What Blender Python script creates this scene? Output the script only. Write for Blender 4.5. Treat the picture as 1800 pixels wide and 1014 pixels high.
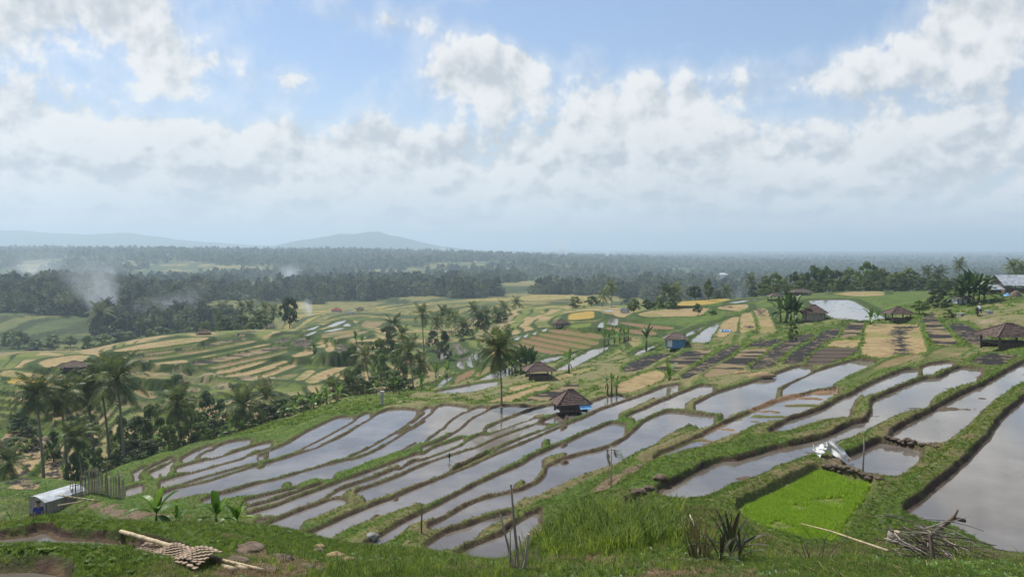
import bpy, bmesh, math, random
import numpy as np
from mathutils import Vector, Matrix, Euler
from mathutils.geometry import tessellate_polygon
random.seed(7); RNG = np.random.default_rng(7)
R = math.radians
for o in list(bpy.data.objects): bpy.data.objects.remove(o)
scene = bpy.context.scene
COL = scene.collection

# ------------------------------------------------------------------ camera
CAMZ = 60.0; FPX = 1440.0; PITCH = math.atan(0.05)
cam_d = bpy.data.cameras.new('camera'); cam = bpy.data.objects.new('camera', cam_d); COL.objects.link(cam)
cam.location = (0, 0, CAMZ); cam.rotation_euler = (R(90) - PITCH, 0, 0)
cam_d.sensor_width = 36; cam_d.lens = 36 * FPX / 1800; cam_d.clip_end = 60000; cam_d.clip_start = 0.1
scene.camera = cam
# ------------------------------------------------------------------ exposure
scene.view_settings.view_transform = 'Standard'; scene.view_settings.look = 'None'
scene.view_settings.gamma = 1; scene.view_settings.exposure = 0.42
scene.render.engine = 'CYCLES'
scene.cycles.max_bounces = 6; scene.cycles.transparent_max_bounces = 8; scene.cycles.volume_bounces = 1
scene.cycles.volume_step_rate = 2.0; scene.cycles.volume_max_steps = 128
# ------------------------------------------------------------------ sun
SUN_EL, SUN_AZ = R(56), R(-38)      # azimuth measured from +Y towards +X: ahead and to the left of the viewer
sd = bpy.data.lights.new('sun', 'SUN'); sun = bpy.data.objects.new('sun', sd); COL.objects.link(sun)
sd.energy = 3.8; sd.angle = R(1.5); sd.color = (1.0, 0.95, 0.86)
sdir = Vector((math.sin(SUN_AZ) * math.cos(SUN_EL), math.cos(SUN_AZ) * math.cos(SUN_EL), math.sin(SUN_EL)))
sun.rotation_euler = (-sdir).to_track_quat('-Z', 'Y').to_euler(); sun.location = (0, 0, 200)

# ------------------------------------------------------------------ node helper
class NT:
    def __init__(s, tree): s.t = tree; s.n = tree.nodes; s.l = tree.links
    def node(s, typ, **kw):
        nd = s.n.new(typ)
        for k, v in kw.items():
            if k.startswith('_'):
                setattr(nd, k[1:], v)
        return nd
    def set(s, sock, v):
        if hasattr(v, 'is_linked') or isinstance(v, bpy.types.NodeSocket): s.l.new(v, sock)
        elif v is not None: sock.default_value = v
    def math(s, op, a, b=None, c=None, clamp=False):
        nd = s.n.new('ShaderNodeMath'); nd.operation = op; nd.use_clamp = clamp
        s.set(nd.inputs[0], a)
        if b is not None: s.set(nd.inputs[1], b)
        if c is not None: s.set(nd.inputs[2], c)
        return nd.outputs[0]
    def mix(s, f, a, b, blend='MIX'):
        nd = s.n.new('ShaderNodeMix'); nd.data_type = 'RGBA'; nd.blend_type = blend; nd.clamp_factor = True
        s.set(nd.inputs[0], f); s.set(nd.inputs[6], a if not isinstance(a, tuple) else (*a, 1)); s.set(nd.inputs[7], b if not isinstance(b, tuple) else (*b, 1))
        return nd.outputs[2]
    def noise(s, vec, scale, detail=4, rough=0.55, dist=0.0, out=0, dim='3D'):
        nd = s.n.new('ShaderNodeTexNoise'); nd.noise_dimensions = dim; nd.inputs['Scale'].default_value = scale; nd.inputs['Detail'].default_value = detail
        nd.inputs['Roughness'].default_value = rough; nd.inputs['Distortion'].default_value = dist
        if vec is not None: s.l.new(vec, nd.inputs['Vector'])
        return nd.outputs[out]
    def sstep(s, x, lo, hi, a=0.0, b=1.0):
        nd = s.n.new('ShaderNodeMapRange'); nd.interpolation_type = 'SMOOTHSTEP'
        s.set(nd.inputs[0], x); s.set(nd.inputs[1], lo); s.set(nd.inputs[2], hi); s.set(nd.inputs[3], a); s.set(nd.inputs[4], b)
        return nd.outputs[0]
    def comb(s, x, y, z):
        nd = s.n.new('ShaderNodeCombineXYZ')
        s.set(nd.inputs[0], x); s.set(nd.inputs[1], y); s.set(nd.inputs[2], z); return nd.outputs[0]

# ------------------------------------------------------------------ world: Nishita sky and fair-weather clouds
world = bpy.data.worlds.new('World'); scene.world = world; world.use_nodes = True
def build_world():
    T = NT(world.node_tree); T.n.clear()
    out = T.n.new('ShaderNodeOutputWorld'); bg = T.n.new('ShaderNodeBackground'); T.l.new(bg.outputs[0], out.inputs[0])
    STR = 0.1; bg.inputs[1].default_value = STR
    sky = T.n.new('ShaderNodeTexSky'); sky.sky_type = 'NISHITA'; sky.sun_disc = False
    sky.sun_elevation = SUN_EL; sky.sun_rotation = SUN_AZ; sky.altitude = 600; sky.air_density = 1.0; sky.dust_density = 0.6; sky.ozone_density = 1.6
    tc = T.n.new('ShaderNodeTexCoord'); sp = T.n.new('ShaderNodeSeparateXYZ'); T.l.new(tc.outputs['Generated'], sp.inputs[0])
    x, y, z = sp.outputs
    az = T.math('ARCTAN2', x, y); el = T.math('ARCSINE', z)
    elc = T.math('MAXIMUM', el, 0.0)
    # cloud forms: smaller and flatter towards the horizon
    v = T.math('MULTIPLY', T.math('LOGARITHM', T.math('ADD', elc, 0.16), math.e), 0.36)
    def field(da, dv, detail):
        p = T.comb(T.math('ADD', az, da), T.math('ADD', v, dv), 0.37)
        big = T.noise(p, 5.0, 3, 0.5, 0.0, dim='2D')
        wv = T.n.new('ShaderNodeTexNoise'); wv.noise_dimensions = '2D'; wv.inputs['Scale'].default_value = 16; wv.inputs['Detail'].default_value = 3; T.l.new(p, wv.inputs['Vector'])
        wm = T.n.new('ShaderNodeVectorMath'); wm.operation = 'MULTIPLY_ADD'; T.l.new(wv.outputs['Color'], wm.inputs[0]); wm.inputs[1].default_value = (.035, .035, 0); T.l.new(p, wm.inputs[2])
        vo = T.n.new('ShaderNodeTexVoronoi'); vo.feature = 'SMOOTH_F1'; vo.voronoi_dimensions = '2D'; vo.normalize = True; vo.inputs['Scale'].default_value = 15; vo.inputs['Detail'].default_value = detail; vo.inputs['Roughness'].default_value = .55; vo.inputs['Smoothness'].default_value = .35; T.l.new(wm.outputs[0], vo.inputs['Vector'])
        puff = T.math('SUBTRACT', 1.0, vo.outputs['Distance'])
        fine = T.noise(p, 42.0, 5, 0.62, 0.0, dim='2D')
        return T.math('ADD', T.math('ADD', T.math('MULTIPLY', big, 0.50), T.math('MULTIPLY', puff, 0.34)), T.math('MULTIPLY', fine, 0.16))
    f0 = field(0.0, 0.0, 3)
    f1 = field(-0.010, 0.022, 2)
    # coverage: closed deck low down, broken higher up, plus the individual cloud masses
    cov = T.sstep(el, 0.095, 0.19, 0.19, -0.08)
    def blob(px, py, rx, ry, w):
        a0 = math.atan((px - 900) / FPX); e0 = math.atan((435 - py) / FPX)
        dx = T.math('DIVIDE', T.math('SUBTRACT', az, a0), rx / FPX); dy = T.math('DIVIDE', T.math('SUBTRACT', el, e0), ry / FPX)
        r2 = T.math('ADD', T.math('MULTIPLY', dx, dx), T.math('MULTIPLY', dy, dy))
        return T.math('MULTIPLY', T.math('EXPONENT', T.math('MULTIPLY', r2, -1.0)), w)
    BL = [(855, 130, 95, 52, .36), (760, 215, 60, 22, -.05), (600, 110, 110, 60, -.10), (940, 40, 120, 30, -.12), (700, 52, 100, 30, .20), (80, 60, 260, 85, .27), (330, 145, 90, 60, .16), (520, 160, 40, 32, .16),
          (1150, 170, 160, 55, .17), (1400, 165, 130, 50, .14), (1690, 130, 150, 75, .17), (1745, 55, 75, 45, .25), (1480, 30, 60, 28, .12),
          (60, 200, 130, 50, .10), (1150, 30, 330, 60, -.15), (480, 80, 130, 55, -.10), (560, 190, 80, 25, -.08), (1430, 75, 120, 40, -.10), (1385, 205, 60, 14, -.12), (310, 215, 70, 18, -.10)]
    for b in BL: cov = T.math('ADD', cov, blob(*b))
    d = T.math('ADD', f0, cov); d1 = T.math('ADD', f1, cov)
    dens = T.sstep(d, 0.54, 0.64)
    veil = T.sstep(d, 0.42, 0.62, 0.0, 0.40)
    dens = T.math('MAXIMUM', dens, veil)
    # light: brighter where the cloud thins towards the sun, greyer in the thick undersides
    rel = T.math('SUBTRACT', d, d1)
    lit = T.sstep(rel, -0.11, 0.06)
    thick = T.sstep(d, 0.64, 0.95)
    lit = T.math('SUBTRACT', lit, T.math('MULTIPLY', thick, 0.30), clamp=True)
    k = 0.77 / STR
    sh = tuple(c * k for c in (0.53, 0.57, 0.615)); li = tuple(c * k for c in (0.86, 0.865, 0.87)); hz = tuple(c * k for c in (0.66, 0.70, 0.74))
    ccol = T.mix(lit, sh, li)
    low = T.sstep(el, 0.0, 0.11, 0.72, 0.0)
    ccol = T.mix(low, ccol, hz)
    skyc = T.mix(1.0, sky.outputs[0], (0.80, 0.86, 0.93), 'MULTIPLY')
    skyc = T.mix(0.16, skyc, tuple(c * k for c in (.62, .68, .74)))
    skyc = T.mix(T.sstep(el, 0.0, 0.22, 0.75, 0.0), skyc, hz)
    fin = T.mix(dens, skyc, ccol)
    T.l.new(fin, bg.inputs[0])
    world.cycles.sampling_method = 'MANUAL'; world.cycles.sample_map_resolution = 512
build_world()

# ------------------------------------------------------------------ small tools
def pxray(px, py):
    x = (px - 900) / FPX; yc = (507 - py) / FPX
    yy = math.cos(PITCH) + yc * math.sin(PITCH); zz = -math.sin(PITCH) + yc * math.cos(PITCH)
    return x / yy, zz / yy                      # X per metre of Y, Z per metre of Y (relative to the camera)
def topx(X, Y, Z):                              # world -> photo pixel
    Z = Z - CAMZ; c, s = math.cos(PITCH), math.sin(PITCH)
    dep = Y * c - Z * s; up = Y * s + Z * c
    return 900 + FPX * X / dep, 507 - FPX * up / dep
def hash2(ix, iy, seed):
    h = (ix.astype(np.int64) * 374761393 + iy.astype(np.int64) * 668265263 + seed * 1442695041) & 0xffffffff
    h = ((h ^ (h >> 13)) * 1274126177) & 0xffffffff
    return ((h ^ (h >> 16)) & 0xffff) / 65535.0
def vnoise(x, y, seed=0):
    x0 = np.floor(x); y0 = np.floor(y); fx = x - x0; fy = y - y0
    fx = fx * fx * (3 - 2 * fx); fy = fy * fy * (3 - 2 * fy)
    a = hash2(x0, y0, seed); b = hash2(x0 + 1, y0, seed); c = hash2(x0, y0 + 1, seed); d = hash2(x0 + 1, y0 + 1, seed)
    return (a * (1 - fx) + b * fx) * (1 - fy) + (c * (1 - fx) + d * fx) * fy
def fbm(x, y, sc, oct=4, seed=0):
    v = 0; a = 0.5; n = 0
    for i in range(oct):
        v = v + a * vnoise(x / sc, y / sc, seed + i * 17); n += a; a *= 0.5; sc *= 0.5
    return v / n
def sst(x, lo, hi):
    t = np.clip((x - lo) / (hi - lo), 0, 1); return t * t * (3 - 2 * t)

# ------------------------------------------------------------------ traced fields (photo coordinates, from enlarged views)
S6 = 5.963
CR = dict(A=(200, 700, S6), B=(450, 690, S6), C=(700, 690, S6), D=(950, 670, S6), E=(400, 810, S6), F=(650, 810, S6), G=(1200, 620, S6), H=(1500, 600, S6),
          J=(850, 780, 4.0), K=(1200, 760, 3.0), L=(0, 820, 3.75), M=(880, 560, S6), N=(0, 620, 3.62), Q=(1300, 600, 3.38), V=(1350, 430, 3.9),
          a=(200, 560, S6), b=(450, 540, S6), c=(740, 520, S6), d=(0, 600, S6), g=(1100, 520, S6), h=(1350, 500, S6), p=(0, 0, 1.0))
def T_(spec):
    """'A 10,20 30,40 B 5,6' -> pixel list"""
    pts = []; cur = None
    for tok in spec.split():
        if tok in CR: cur = CR[tok]; continue
        u, w = tok.split(','); pts.append((cur[0] + float(u) / cur[2], cur[1] + float(w) / cur[2]))
    return pts
# (kind, depth below the eye or None, muddiness, outline)
FIELDS = [
 ('water', 6.2, .0, 'K 1170,420 1280,350 1450,200 1560,90 H 1430,1010 1520,860 1620,760 1789,620 p 1950,600 1950,1000 1800,968 K 1700,620 1600,560 1450,490 1300,460'),
 ('seedling', 6.5, .0, 'K 280,400 450,320 700,200 780,215 900,245 1010,265 960,340 880,430 840,520 800,560 640,555 480,500 330,440'),
 ('water', 6.6, .1, 'Q 640,690 720,660 830,600 950,620 1090,655 1050,700 960,770 890,795 780,770 700,740 620,725'),
 ('water', 6.85, .62, 'p 1900,606 H 1789,230 1600,330 1400,450 1150,560 900,700 750,780 560,880 420,960 Q 900,575 1100,595 1190,600 H 1050,960 1190,870 1250,790 1330,720 1450,600 1540,550 1650,470 1789,400 p 1900,635'),
 ('water', 7.75, .45, 'J 1215,335 1350,290 1500,200 1680,120 K 300,150 480,95 640,60 760,30 H 0,870 130,850 190,760 190,640 330,570 560,470 760,390 900,390 1050,300 1150,275 1370,290 1200,400 1000,480 800,590 650,690 450,760 330,810 60,950 K 780,70 620,130 440,205 280,290 160,350 40,375 J 1540,410 1400,390'),
 ('water', 6.3, .1, 'J 1005,430 1060,420 1130,460 1190,510 1240,560 1150,530 1030,470'),
 ('water', 8.6, .25, 'G 900,840 1000,780 1120,710 1300,660 1500,580 1650,490 1789,440 H 150,470 350,380 560,300 680,295 720,320 600,360 400,430 200,520 90,560 40,570 10,640 G 1770,560 1740,640 1600,670 1400,700 1250,760 1080,810'),
 ('mudwater', 9.0, .3, 'H 700,290 800,245 1000,220 1050,225 960,270 850,285'),
 ('orange', 9.5, .9, 'D 1180,830 1280,760 1450,690 1650,600 G 200,880 400,770 600,680 800,590 1000,510 1250,450 1450,400 1650,375 1500,430 1350,520 1150,620 950,700 750,740 560,830 300,920 100,1000 D 1500,760 1350,820'),
 ('water', 10.0, .25, 'F 880,1005 1000,930 1200,850 1400,770 1550,650 1700,560 1789,540 1789,640 1690,690 1640,800 1500,910 1400,1010 1250,1070 1000,1090'),
 ('water', 10.4, .3, 'F 560,905 680,830 800,760 1000,700 1200,620 1400,570 1500,560 1380,610 1200,690 1050,765 900,855 800,930 650,960'),
 ('water', 10.75, .12, 'F 600,700 800,600 1000,480 1130,420 1400,350 1600,310 C 1500,930 1540,860 1560,790 1650,740 1789,710 D 200,840 420,770 640,725 800,660 900,600 1020,490 1100,420 1200,370 1350,315 1500,330 1650,350 1780,370 G 340,660 270,710 200,745 0,780 D 1600,450 1420,500 1280,570 1200,640 1060,730 960,790 800,840 560,920 420,970 F 1789,330 1600,380 1400,450 1200,510 1050,550 930,600 750,660'),
 ('water', 11.1, .0, 'G 110,550 250,480 400,410 700,325 900,260 1050,200 1220,145 1360,150 1280,220 1150,270 1020,330 930,400 880,460 750,520 600,590 440,620 360,630 350,600 200,580'),
 ('water', 10.6, .0, 'G 1030,400 1130,330 1300,250 1400,200 1550,150 1789,85 H 130,200 250,195 200,240 0,330 G 1700,250 1550,320 1350,370 1150,420'),
 ('water', 11.6, .0, 'D 890,375 1000,330 1200,245 1400,165 1600,80 1700,45 G 200,345 320,350 300,380 150,440 0,525 D 1480,250 1350,260 1250,270 1150,310 1020,380'),
 ('water', 11.75, .0, 'F -60,890 100,800 300,680 530,560 700,480 930,350 1100,260 1300,170 1600,40 C 1400,690 1600,590 1789,520 D 200,680 430,570 600,500 740,440 900,455 870,520 760,600 640,650 480,700 300,750 140,790 0,830 C 1789,625 1640,660 1540,700 1470,760 1420,840 1340,920 1200,970 F 1640,200 1500,260 1350,310 1150,325 1000,390 850,470 700,570 560,630 350,705 250,790 130,860 0,930'),
 ('water', 12.5, .0, 'E 640,870 850,770 1000,700 1250,590 1500,480 1789,380 F 250,390 560,260 900,120 C 900,710 1100,620 1300,540 1550,430 1789,330 D 200,505 330,430 480,380 640,300 750,265 900,210 1050,160 1180,110 1300,60 1470,35 1350,90 1200,140 1100,200 980,255 840,310 700,380 540,440 400,495 200,580 0,650 C 1600,480 1400,560 1200,660 1020,750 930,800 780,880 650,960 F 930,260 760,340 560,400 300,490 0,600 E 1600,560 1400,630 1240,700 1100,785 1000,825 800,920'),
 ('water', 12.9, .0, 'C 640,760 760,690 900,620 1100,530 1300,450 1550,370 1700,300 1740,295 1560,380 1300,490 1050,580 900,650 720,745 600,785'),
 ('water', 13.1, .0, 'E 1340,330 1789,170 C 240,770 480,680 650,630 830,560 1000,490 1250,400 1560,290 1750,225 1550,310 1300,410 1050,510 900,570 760,640 640,690 560,740 430,840 250,900 0,970 E 1560,330 1450,370 1380,345'),
 ('water', 12.9, .0, 'E 290,735 430,660 560,610 700,550 900,480 1080,410 1170,395 1260,420 1200,450 1000,530 800,620 720,680 600,725 480,770 370,790'),
 ('water', 13.5, .0, 'E 290,640 450,560 620,500 850,420 1050,345 1250,280 1500,190 1789,80 C 250,690 500,590 760,490 1000,390 1180,340 1380,265 1520,275 1340,300 1150,370 1000,430 830,520 650,590 480,640 240,720 0,810 E 1500,215 1250,300 1130,340 900,402 700,465 540,530 400,590'),
 ('water', 13.5, .0, 'D 270,350 400,290 520,230 700,165 800,150 910,160 780,195 700,215 600,250 480,290 330,350'),
 ('water', 13.7, .0, 'D 0,432 150,370 270,345 180,392 0,462'),
 ('water', 13.9, .0, 'E 190,572 350,522 520,478 700,400 900,330 1100,250 1300,180 1500,110 1789,5 C 400,570 700,470 640,505 480,560 300,615 100,680 0,735 E 1400,165 1100,265 900,345 700,428 520,505 350,550'),
 ('water', 14.0, .0, 'C 900,395 1070,310 1250,240 1400,185 1550,145 1640,130 1700,118 1700,190 1520,215 1390,230 1250,265 1100,330 980,375'),
 ('water', 14.0, .0, 'E 180,420 500,340 760,280 640,325 400,390 230,432'),
 ('water', 14.2, .0, 'C 230,580 400,530 560,450 690,360 760,290 880,220 1000,160 1060,145 1200,140 1440,150 1330,190 1200,230 1060,290 900,345 820,395 680,440 560,482 400,540'),
 ('water', 14.4, .0, 'C 400,440 480,360 560,290 700,210 850,152 940,155 860,200 760,240 690,290 620,360 520,420 400,470 290,512'),
 ('water', 14.6, .0, 'A 900,1085 1100,1010 1300,960 B 0,960 200,915 400,860 600,800 800,740 1000,695 1180,630 1300,570 1440,490 1560,420 1700,320 1789,280 C 120,380 260,280 350,215 420,150 490,130 600,140 740,158 660,190 560,250 480,320 400,410 250,500 100,580 0,620 B 1700,500 1560,570 1400,630 1200,700 1000,780 800,840 600,890 400,940 250,970 E 700,220 400,300 100,370 0,390 -120,425'),
 ('water', 14.8, .0, 'B 960,680 1150,590 1300,500 1450,410 1600,310 1789,165 C 130,295 240,200 310,160 350,160 320,210 230,270 110,360 0,430 B 1640,335 1500,430 1370,515 1220,605 1080,655'),
 ('water', 15.0, .0, 'A 430,1035 600,965 800,900 1000,860 1200,790 1400,730 1600,690 B 0,780 230,710 450,640 640,580 800,510 950,440 1080,350 1200,280 1290,220 1400,178 1560,175 1690,190 1640,250 1560,320 1450,390 1330,450 1200,520 1000,610 800,690 600,760 400,810 200,870 0,910 A 1300,890 1100,945 950,985 800,1020 640,1050 500,1080'),
 ('water', 15.25, .0, 'B 490,580 700,490 850,400 1000,310 1140,225 1200,215 1170,260 1000,350 850,430 700,502 600,562 500,590'),
 ('water', 15.25, .0, 'A 720,890 900,830 1200,750 1400,695 1400,712 1200,775 960,855 740,900'),
 ('water', 15.5, .0, 'A 480,880 600,840 800,790 1000,730 1120,690 1300,640 1500,580 1640,530 B 0,650 130,620 350,530 560,400 700,335 840,270 930,255 1030,250 960,290 800,370 640,450 500,520 330,600 180,645 0,675 A 1600,595 1300,672 1000,757 800,818 600,875 480,905'),
 ('water', 15.5, .0, 'A 110,960 300,905 310,960 200,1010 120,1010'),
 ('water', 15.75, .0, 'A 630,745 800,690 1000,640 1160,605 1340,545 1560,480 1660,460 1560,515 1400,575 1180,625 1000,672 740,742'),
 ('water', 15.95, .0, 'A 890,605 1000,545 1180,470 1290,445 1450,432 1350,475 1180,530 1000,592'),
 ('mudwater', 16.05, .2, 'A 710,640 850,560 1000,500 1045,495 960,545 830,612 730,655'),
 ('water', 16.1, .0, 'A 350,795 560,700 640,650 600,692 500,762'),
 ('water', 16.25, .0, 'A 280,775 620,620 590,652 420,732 300,787'),
 ('water', 16.4, .0, 'A 190,790 330,720 345,728 210,795'),
 ('water', 13.95, .0, 'E 180,490 500,402 760,318 1000,240 960,262 740,340 500,420 200,512'),
 ('mudwater', 13.2, .2, 'C 500,800 700,735 900,648 1080,575 1060,590 880,668 700,752 560,800'),
 ('burnt', None, 0, 'H 1280,210 1370,160 1480,135 1700,150 1620,190 1500,240 1400,235'),
 ('tan', None, 0, 'H 800,160 880,110 1000,60 1190,65 1090,120 1050,150 900,170'),
 ('tan', None, 0, 'H 0,400 200,310 400,200 560,155 690,150 560,190 330,270 150,360'),
 # dry strips on the slope beyond the water
 ('burnt', None, 0, 'g 0,760 60,710 280,620 450,610 440,650 250,730 80,820 0,850'),
 ('mixb', None, 0, 'g 330,760 500,660 700,570 910,570 800,620 640,760 480,800'),
 ('straw', None, 0, 'g -60,930 180,825 330,780 400,800 330,885 200,935 0,1000 -60,1010'),
 ('mixb', None, 0, 'M 280,840 420,790 620,740 780,680 800,700 640,760 500,850 380,870'),
 ('burnt', None, 0, 'g 600,850 740,750 900,660 1050,560 1180,510 1150,570 1000,680 850,780 740,850 700,870'),
 ('mixb', None, 0, 'g 830,850 1000,720 1180,640 1220,570 1500,550 1400,640 1330,680 1150,780 1050,810'),
 ('burnt', None, 0, 'g 1280,540 1400,470 1640,460 1560,515 1450,540'),
 ('burnt', None, 0, 'g 1310,770 1440,660 h 0,720 100,660 250,570 350,530 470,520 400,590 250,650 150,720 20,850 g 1480,740'),
 ('burnt', None, 0, 'h 190,830 270,730 420,640 520,560 600,490 760,460 700,540 560,620 400,730 340,830'),
 ('mixb', None, 0, 'h 760,560 800,490 870,400 990,395 960,480 950,570'),
 ('straw', None, 0, 'h 630,650 720,590 960,585 940,650'),
 ('bed', None, 0, 'h 410,810 470,740 620,665 930,668 890,750 700,790 560,840'),
 ('straw', None, 0, 'h 1000,740 1030,560 1060,420 1330,415 1560,430 1600,600 1640,710 1560,730 1350,740 1200,760'),
 ('mixb', None, 0, 'V 1055,490 1130,490 1180,560 1290,680 1200,690 1150,680 1090,560'),
 ('burnt', None, 0, 'V 1250,540 1330,545 1460,610 1530,690 1400,680 1330,630'),
 ('water', 10.9, .5, 'h 400,160 870,155 1060,270 1250,355 1020,372 780,360 680,350 560,270'),
 ('straw', None, 0, 'h 690,100 860,80 1200,75 1190,125 900,120'),
 ('straw', None, 0, 'g 1000,380 1040,280 1170,215 1150,300 1110,420 960,425'),
 ('straw', None, 0, 'g 1215,280 1230,200 1290,180 1330,230 1370,380 1240,390'),
 ('straw', None, 0, 'g 1360,150 1440,130 1490,250 1540,370 1420,390'),
 ('straw', None, 0, 'g 970,130 1090,100 1260,90 1230,160'),
 ('straw', None, 0, 'g 140,190 330,150 700,130 960,135 720,210 520,210 250,220'),
 ('yellow', None, 0, 'g 540,100 600,60 800,50 1100,30 900,80 700,100'),
 ('water', None, 0, 'g 660,480 800,370 940,290 1010,275 950,370 880,470 840,487'),
 ('water', None, 0, 'g 610,450 640,390 820,315 760,375'),
 ('water', None, 0, 'g 1040,75 1300,35 1440,35 1150,75'),
 ('water', None, 0, 'g 70,615 180,560 350,500 260,550 120,620'),
 ('water', None, 0, 'M 560,560 640,500 800,400 960,320 1160,285 1050,350 900,430 720,530 650,565'),
 ('water', None, 0, 'M 600,460 720,380 860,340 780,385 680,440'),
 ('water', None, 0, 'M 330,470 480,410 660,385 580,430 420,465'),
 ('straw', None, 0, 'M 120,720 500,640 900,520 980,510 760,590 400,680 120,760'),
 ('straw', None, 0, 'M -150,880 200,780 500,690 460,740 200,800 60,880'),
 # fan of harvested terraces with flooded ends
 ('brown', None, 0, 'M 520,118 800,135 1050,175 1040,215 800,172 540,140'),
 ('brown', None, 0, 'M 410,150 700,195 1000,235 980,275 700,222 430,172'),
 ('brown', None, 0, 'M 310,185 600,235 930,290 860,315 600,262 330,205'),
 ('brown', None, 0, 'M 225,215 480,270 800,325 720,345 480,300 240,240'),
 ('brown', None, 0, 'M 140,250 380,300 660,355 560,375 380,330 180,280'),
 ('water', None, 0, 'M 410,140 450,108 492,100 485,142'), ('water', None, 0, 'M 320,165 385,128 382,170'),
 ('water', None, 0, 'M 222,190 297,152 292,197'), ('water', None, 0, 'M 132,217 207,176 207,222'),
 ('water', None, 0, 'M 1010,88 1040,45 1082,30 1082,92'), ('water', None, 0, 'M 1108,55 1140,5 1232,-5 1232,68'), ('water', None, 0, 'M 735,125 912,108 916,142 800,138'),
 ('seedling', None, 0, 'M 700,95 760,62 950,45 925,88 830,105'),
 ('brown', None, 0, 'M 1100,95 1300,115 1600,140 1600,170 1300,140'), ('brown', None, 0, 'M 1250,40 1500,65 1780,90 1780,110 1500,90'),
 ('yellow', None, 0, 'c 1560,250 1580,190 1789,160 1789,230'),
 # small pools on the spur below
 ('water', None, 0, 'c 230,590 235,525 300,518 305,570 350,590 250,650 150,690'), ('water', None, 0, 'c 330,510 400,495 420,545 500,575 400,620 370,580'),
 ('water', None, 0, 'c 150,610 150,555 215,530 225,590'), ('water', None, 0, 'c 365,720 420,650 490,625 440,690 465,790'),
 ('water', None, 0, 'c 465,680 525,620 530,690 550,750 500,730'), ('water', None, 0, 'c 545,620 605,575 600,640 640,690 570,660'),
 ('water', None, 0, 'c 150,960 220,880 360,830 290,880 200,960 160,990'), ('water', None, 0, 'c 560,900 700,830 800,780 990,720 960,800 880,850 700,890'),
 ('water', None, 0, 'c 120,1012 400,960 620,915 810,890 810,925 600,985 450,1012'),
 ('brown', None, 0, 'c 360,920 400,840 560,770 500,850 440,930'), ('tan', None, 0, 'c 520,900 600,820 720,740 780,750 640,840'),
 # terraced hill on the left
 ('straw', 20.3, 0, 'a 0,340 300,272 680,217 900,197 980,202 850,250 500,290 150,332'),
 ('tan', 20.75, 0, 'a 150,360 500,322 850,262 930,265 960,277 700,302 300,357'),
 ('mixb', 21.2, 0, 'a 100,412 420,377 1000,297 1420,212 1300,213 1000,268 600,335 200,393'),
 ('tan', 21.65, 0, 'a 220,440 600,402 1100,318 1480,237 1400,232 1000,303 600,375 200,430'),
 ('straw', 22.1, 0, 'a 420,472 780,430 1200,357 1560,277 1640,268 1300,340 900,420 700,462'),
 ('mixb', 22.6, 0, 'a 720,465 1000,425 1300,365 1680,290 1789,287 1789,310 1500,370 1200,430 950,480'),
 ('tan', 23.1, 0, 'a 980,500 1250,460 1500,408 1789,335 1789,352 1500,430 1200,502 1050,522'),
 ('straw', 23.55, 0, 'a 1090,555 1300,497 1580,440 1500,472 1300,532 1130,572'),
 ('straw', 24.0, 0, 'a 1160,605 1400,565 1600,507 1789,447 b 300,575 150,650 0,700 a 1600,542 1400,592'),
 ('straw', 24.5, 0, 'a 1360,635 1789,527 b 200,640 430,600 200,690 0,750 a 1450,640'),
 ('straw', None, 0, 'b 400,505 520,465 750,425 620,465 450,515'), ('straw', None, 0, 'b 640,345 700,335 755,415 655,420'),
 ('straw', None, 0, 'b 725,365 780,375 828,430 765,465'), ('mixb', None, 0, 'b 832,385 955,420 865,465'),
 ('burnt', None, 0, 'b 380,380 470,322 560,352 620,400 560,418 450,400'), ('burnt', None, 0, 'b 200,368 270,332 350,322 290,370'),
 ('tan', 24.6, 0, 'b 230,742 430,692 330,752'), ('straw', 24.6, 0, 'b 420,760 560,662 590,668 490,752'),
 ('straw', 24.5, 0, 'b 540,772 650,702 800,645 940,618 800,692 720,742 600,790'), ('straw', 24.6, 0, 'b 840,692 930,692 900,760'),
 ('water', None, 0, 'b 700,222 850,152 950,132 900,172 770,212'), ('water', None, 0, 'b 905,197 960,160 1000,197'),
 ('water', None, 0, 'b 700,257 850,217 950,212 800,252'), ('water', None, 0, 'b 505,297 620,247 640,252 560,292'), ('water', None, 0, 'b 505,242 680,182 600,232'),
 ('tan', None, 0, 'b 470,85 750,62 950,66 700,102 500,112'), ('grass', None, 0, 'b 620,132 900,87 1030,87 750,142'),
 ('tan', None, 0, 'b 1110,200 1180,130 1400,110 1300,180 1200,220'), ('tan', None, 0, 'b 620,310 860,250 1090,230 900,290 700,320'), ('tan', None, 0, 'b 780,335 1000,270 1180,250 1000,300'),
 # left lower ground
 ('straw', None, 0, 'd 430,220 560,180 780,148 920,155 840,205 620,215 520,270'), ('straw', None, 0, 'd 20,345 80,305 300,335 780,385 760,412 400,385 100,362'),
 ('yellow', None, 0, 'd 90,415 300,400 560,410 800,430 700,470 400,470 200,450'), ('tan', None, 0, 'd 1340,310 1700,335 1789,360 1789,385 1500,375'),
 ('straw', None, 0, 'N 0,590 60,502 200,505 130,620 0,720'), ('straw', None, 0, 'N 60,760 150,650 230,535 330,535 270,660 180,745 80,800'), ('straw', None, 0, 'N 260,800 300,690 345,600 420,570 400,680 380,800 330,840'),
 ('straw', None, 0, 'N 400,760 410,660 450,600 480,680 490,760 450,790'), ('straw', None, 0, 'N 60,860 120,835 230,840 200,870'),
 ('tan', None, 0, 'A 450,370 560,260 650,200 640,260 560,340'), ('straw', None, 0, 'A 840,220 1000,150 1180,105 1000,190'), ('straw', None, 0, 'A 1010,245 1080,200 1230,160 1150,220'),
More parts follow.
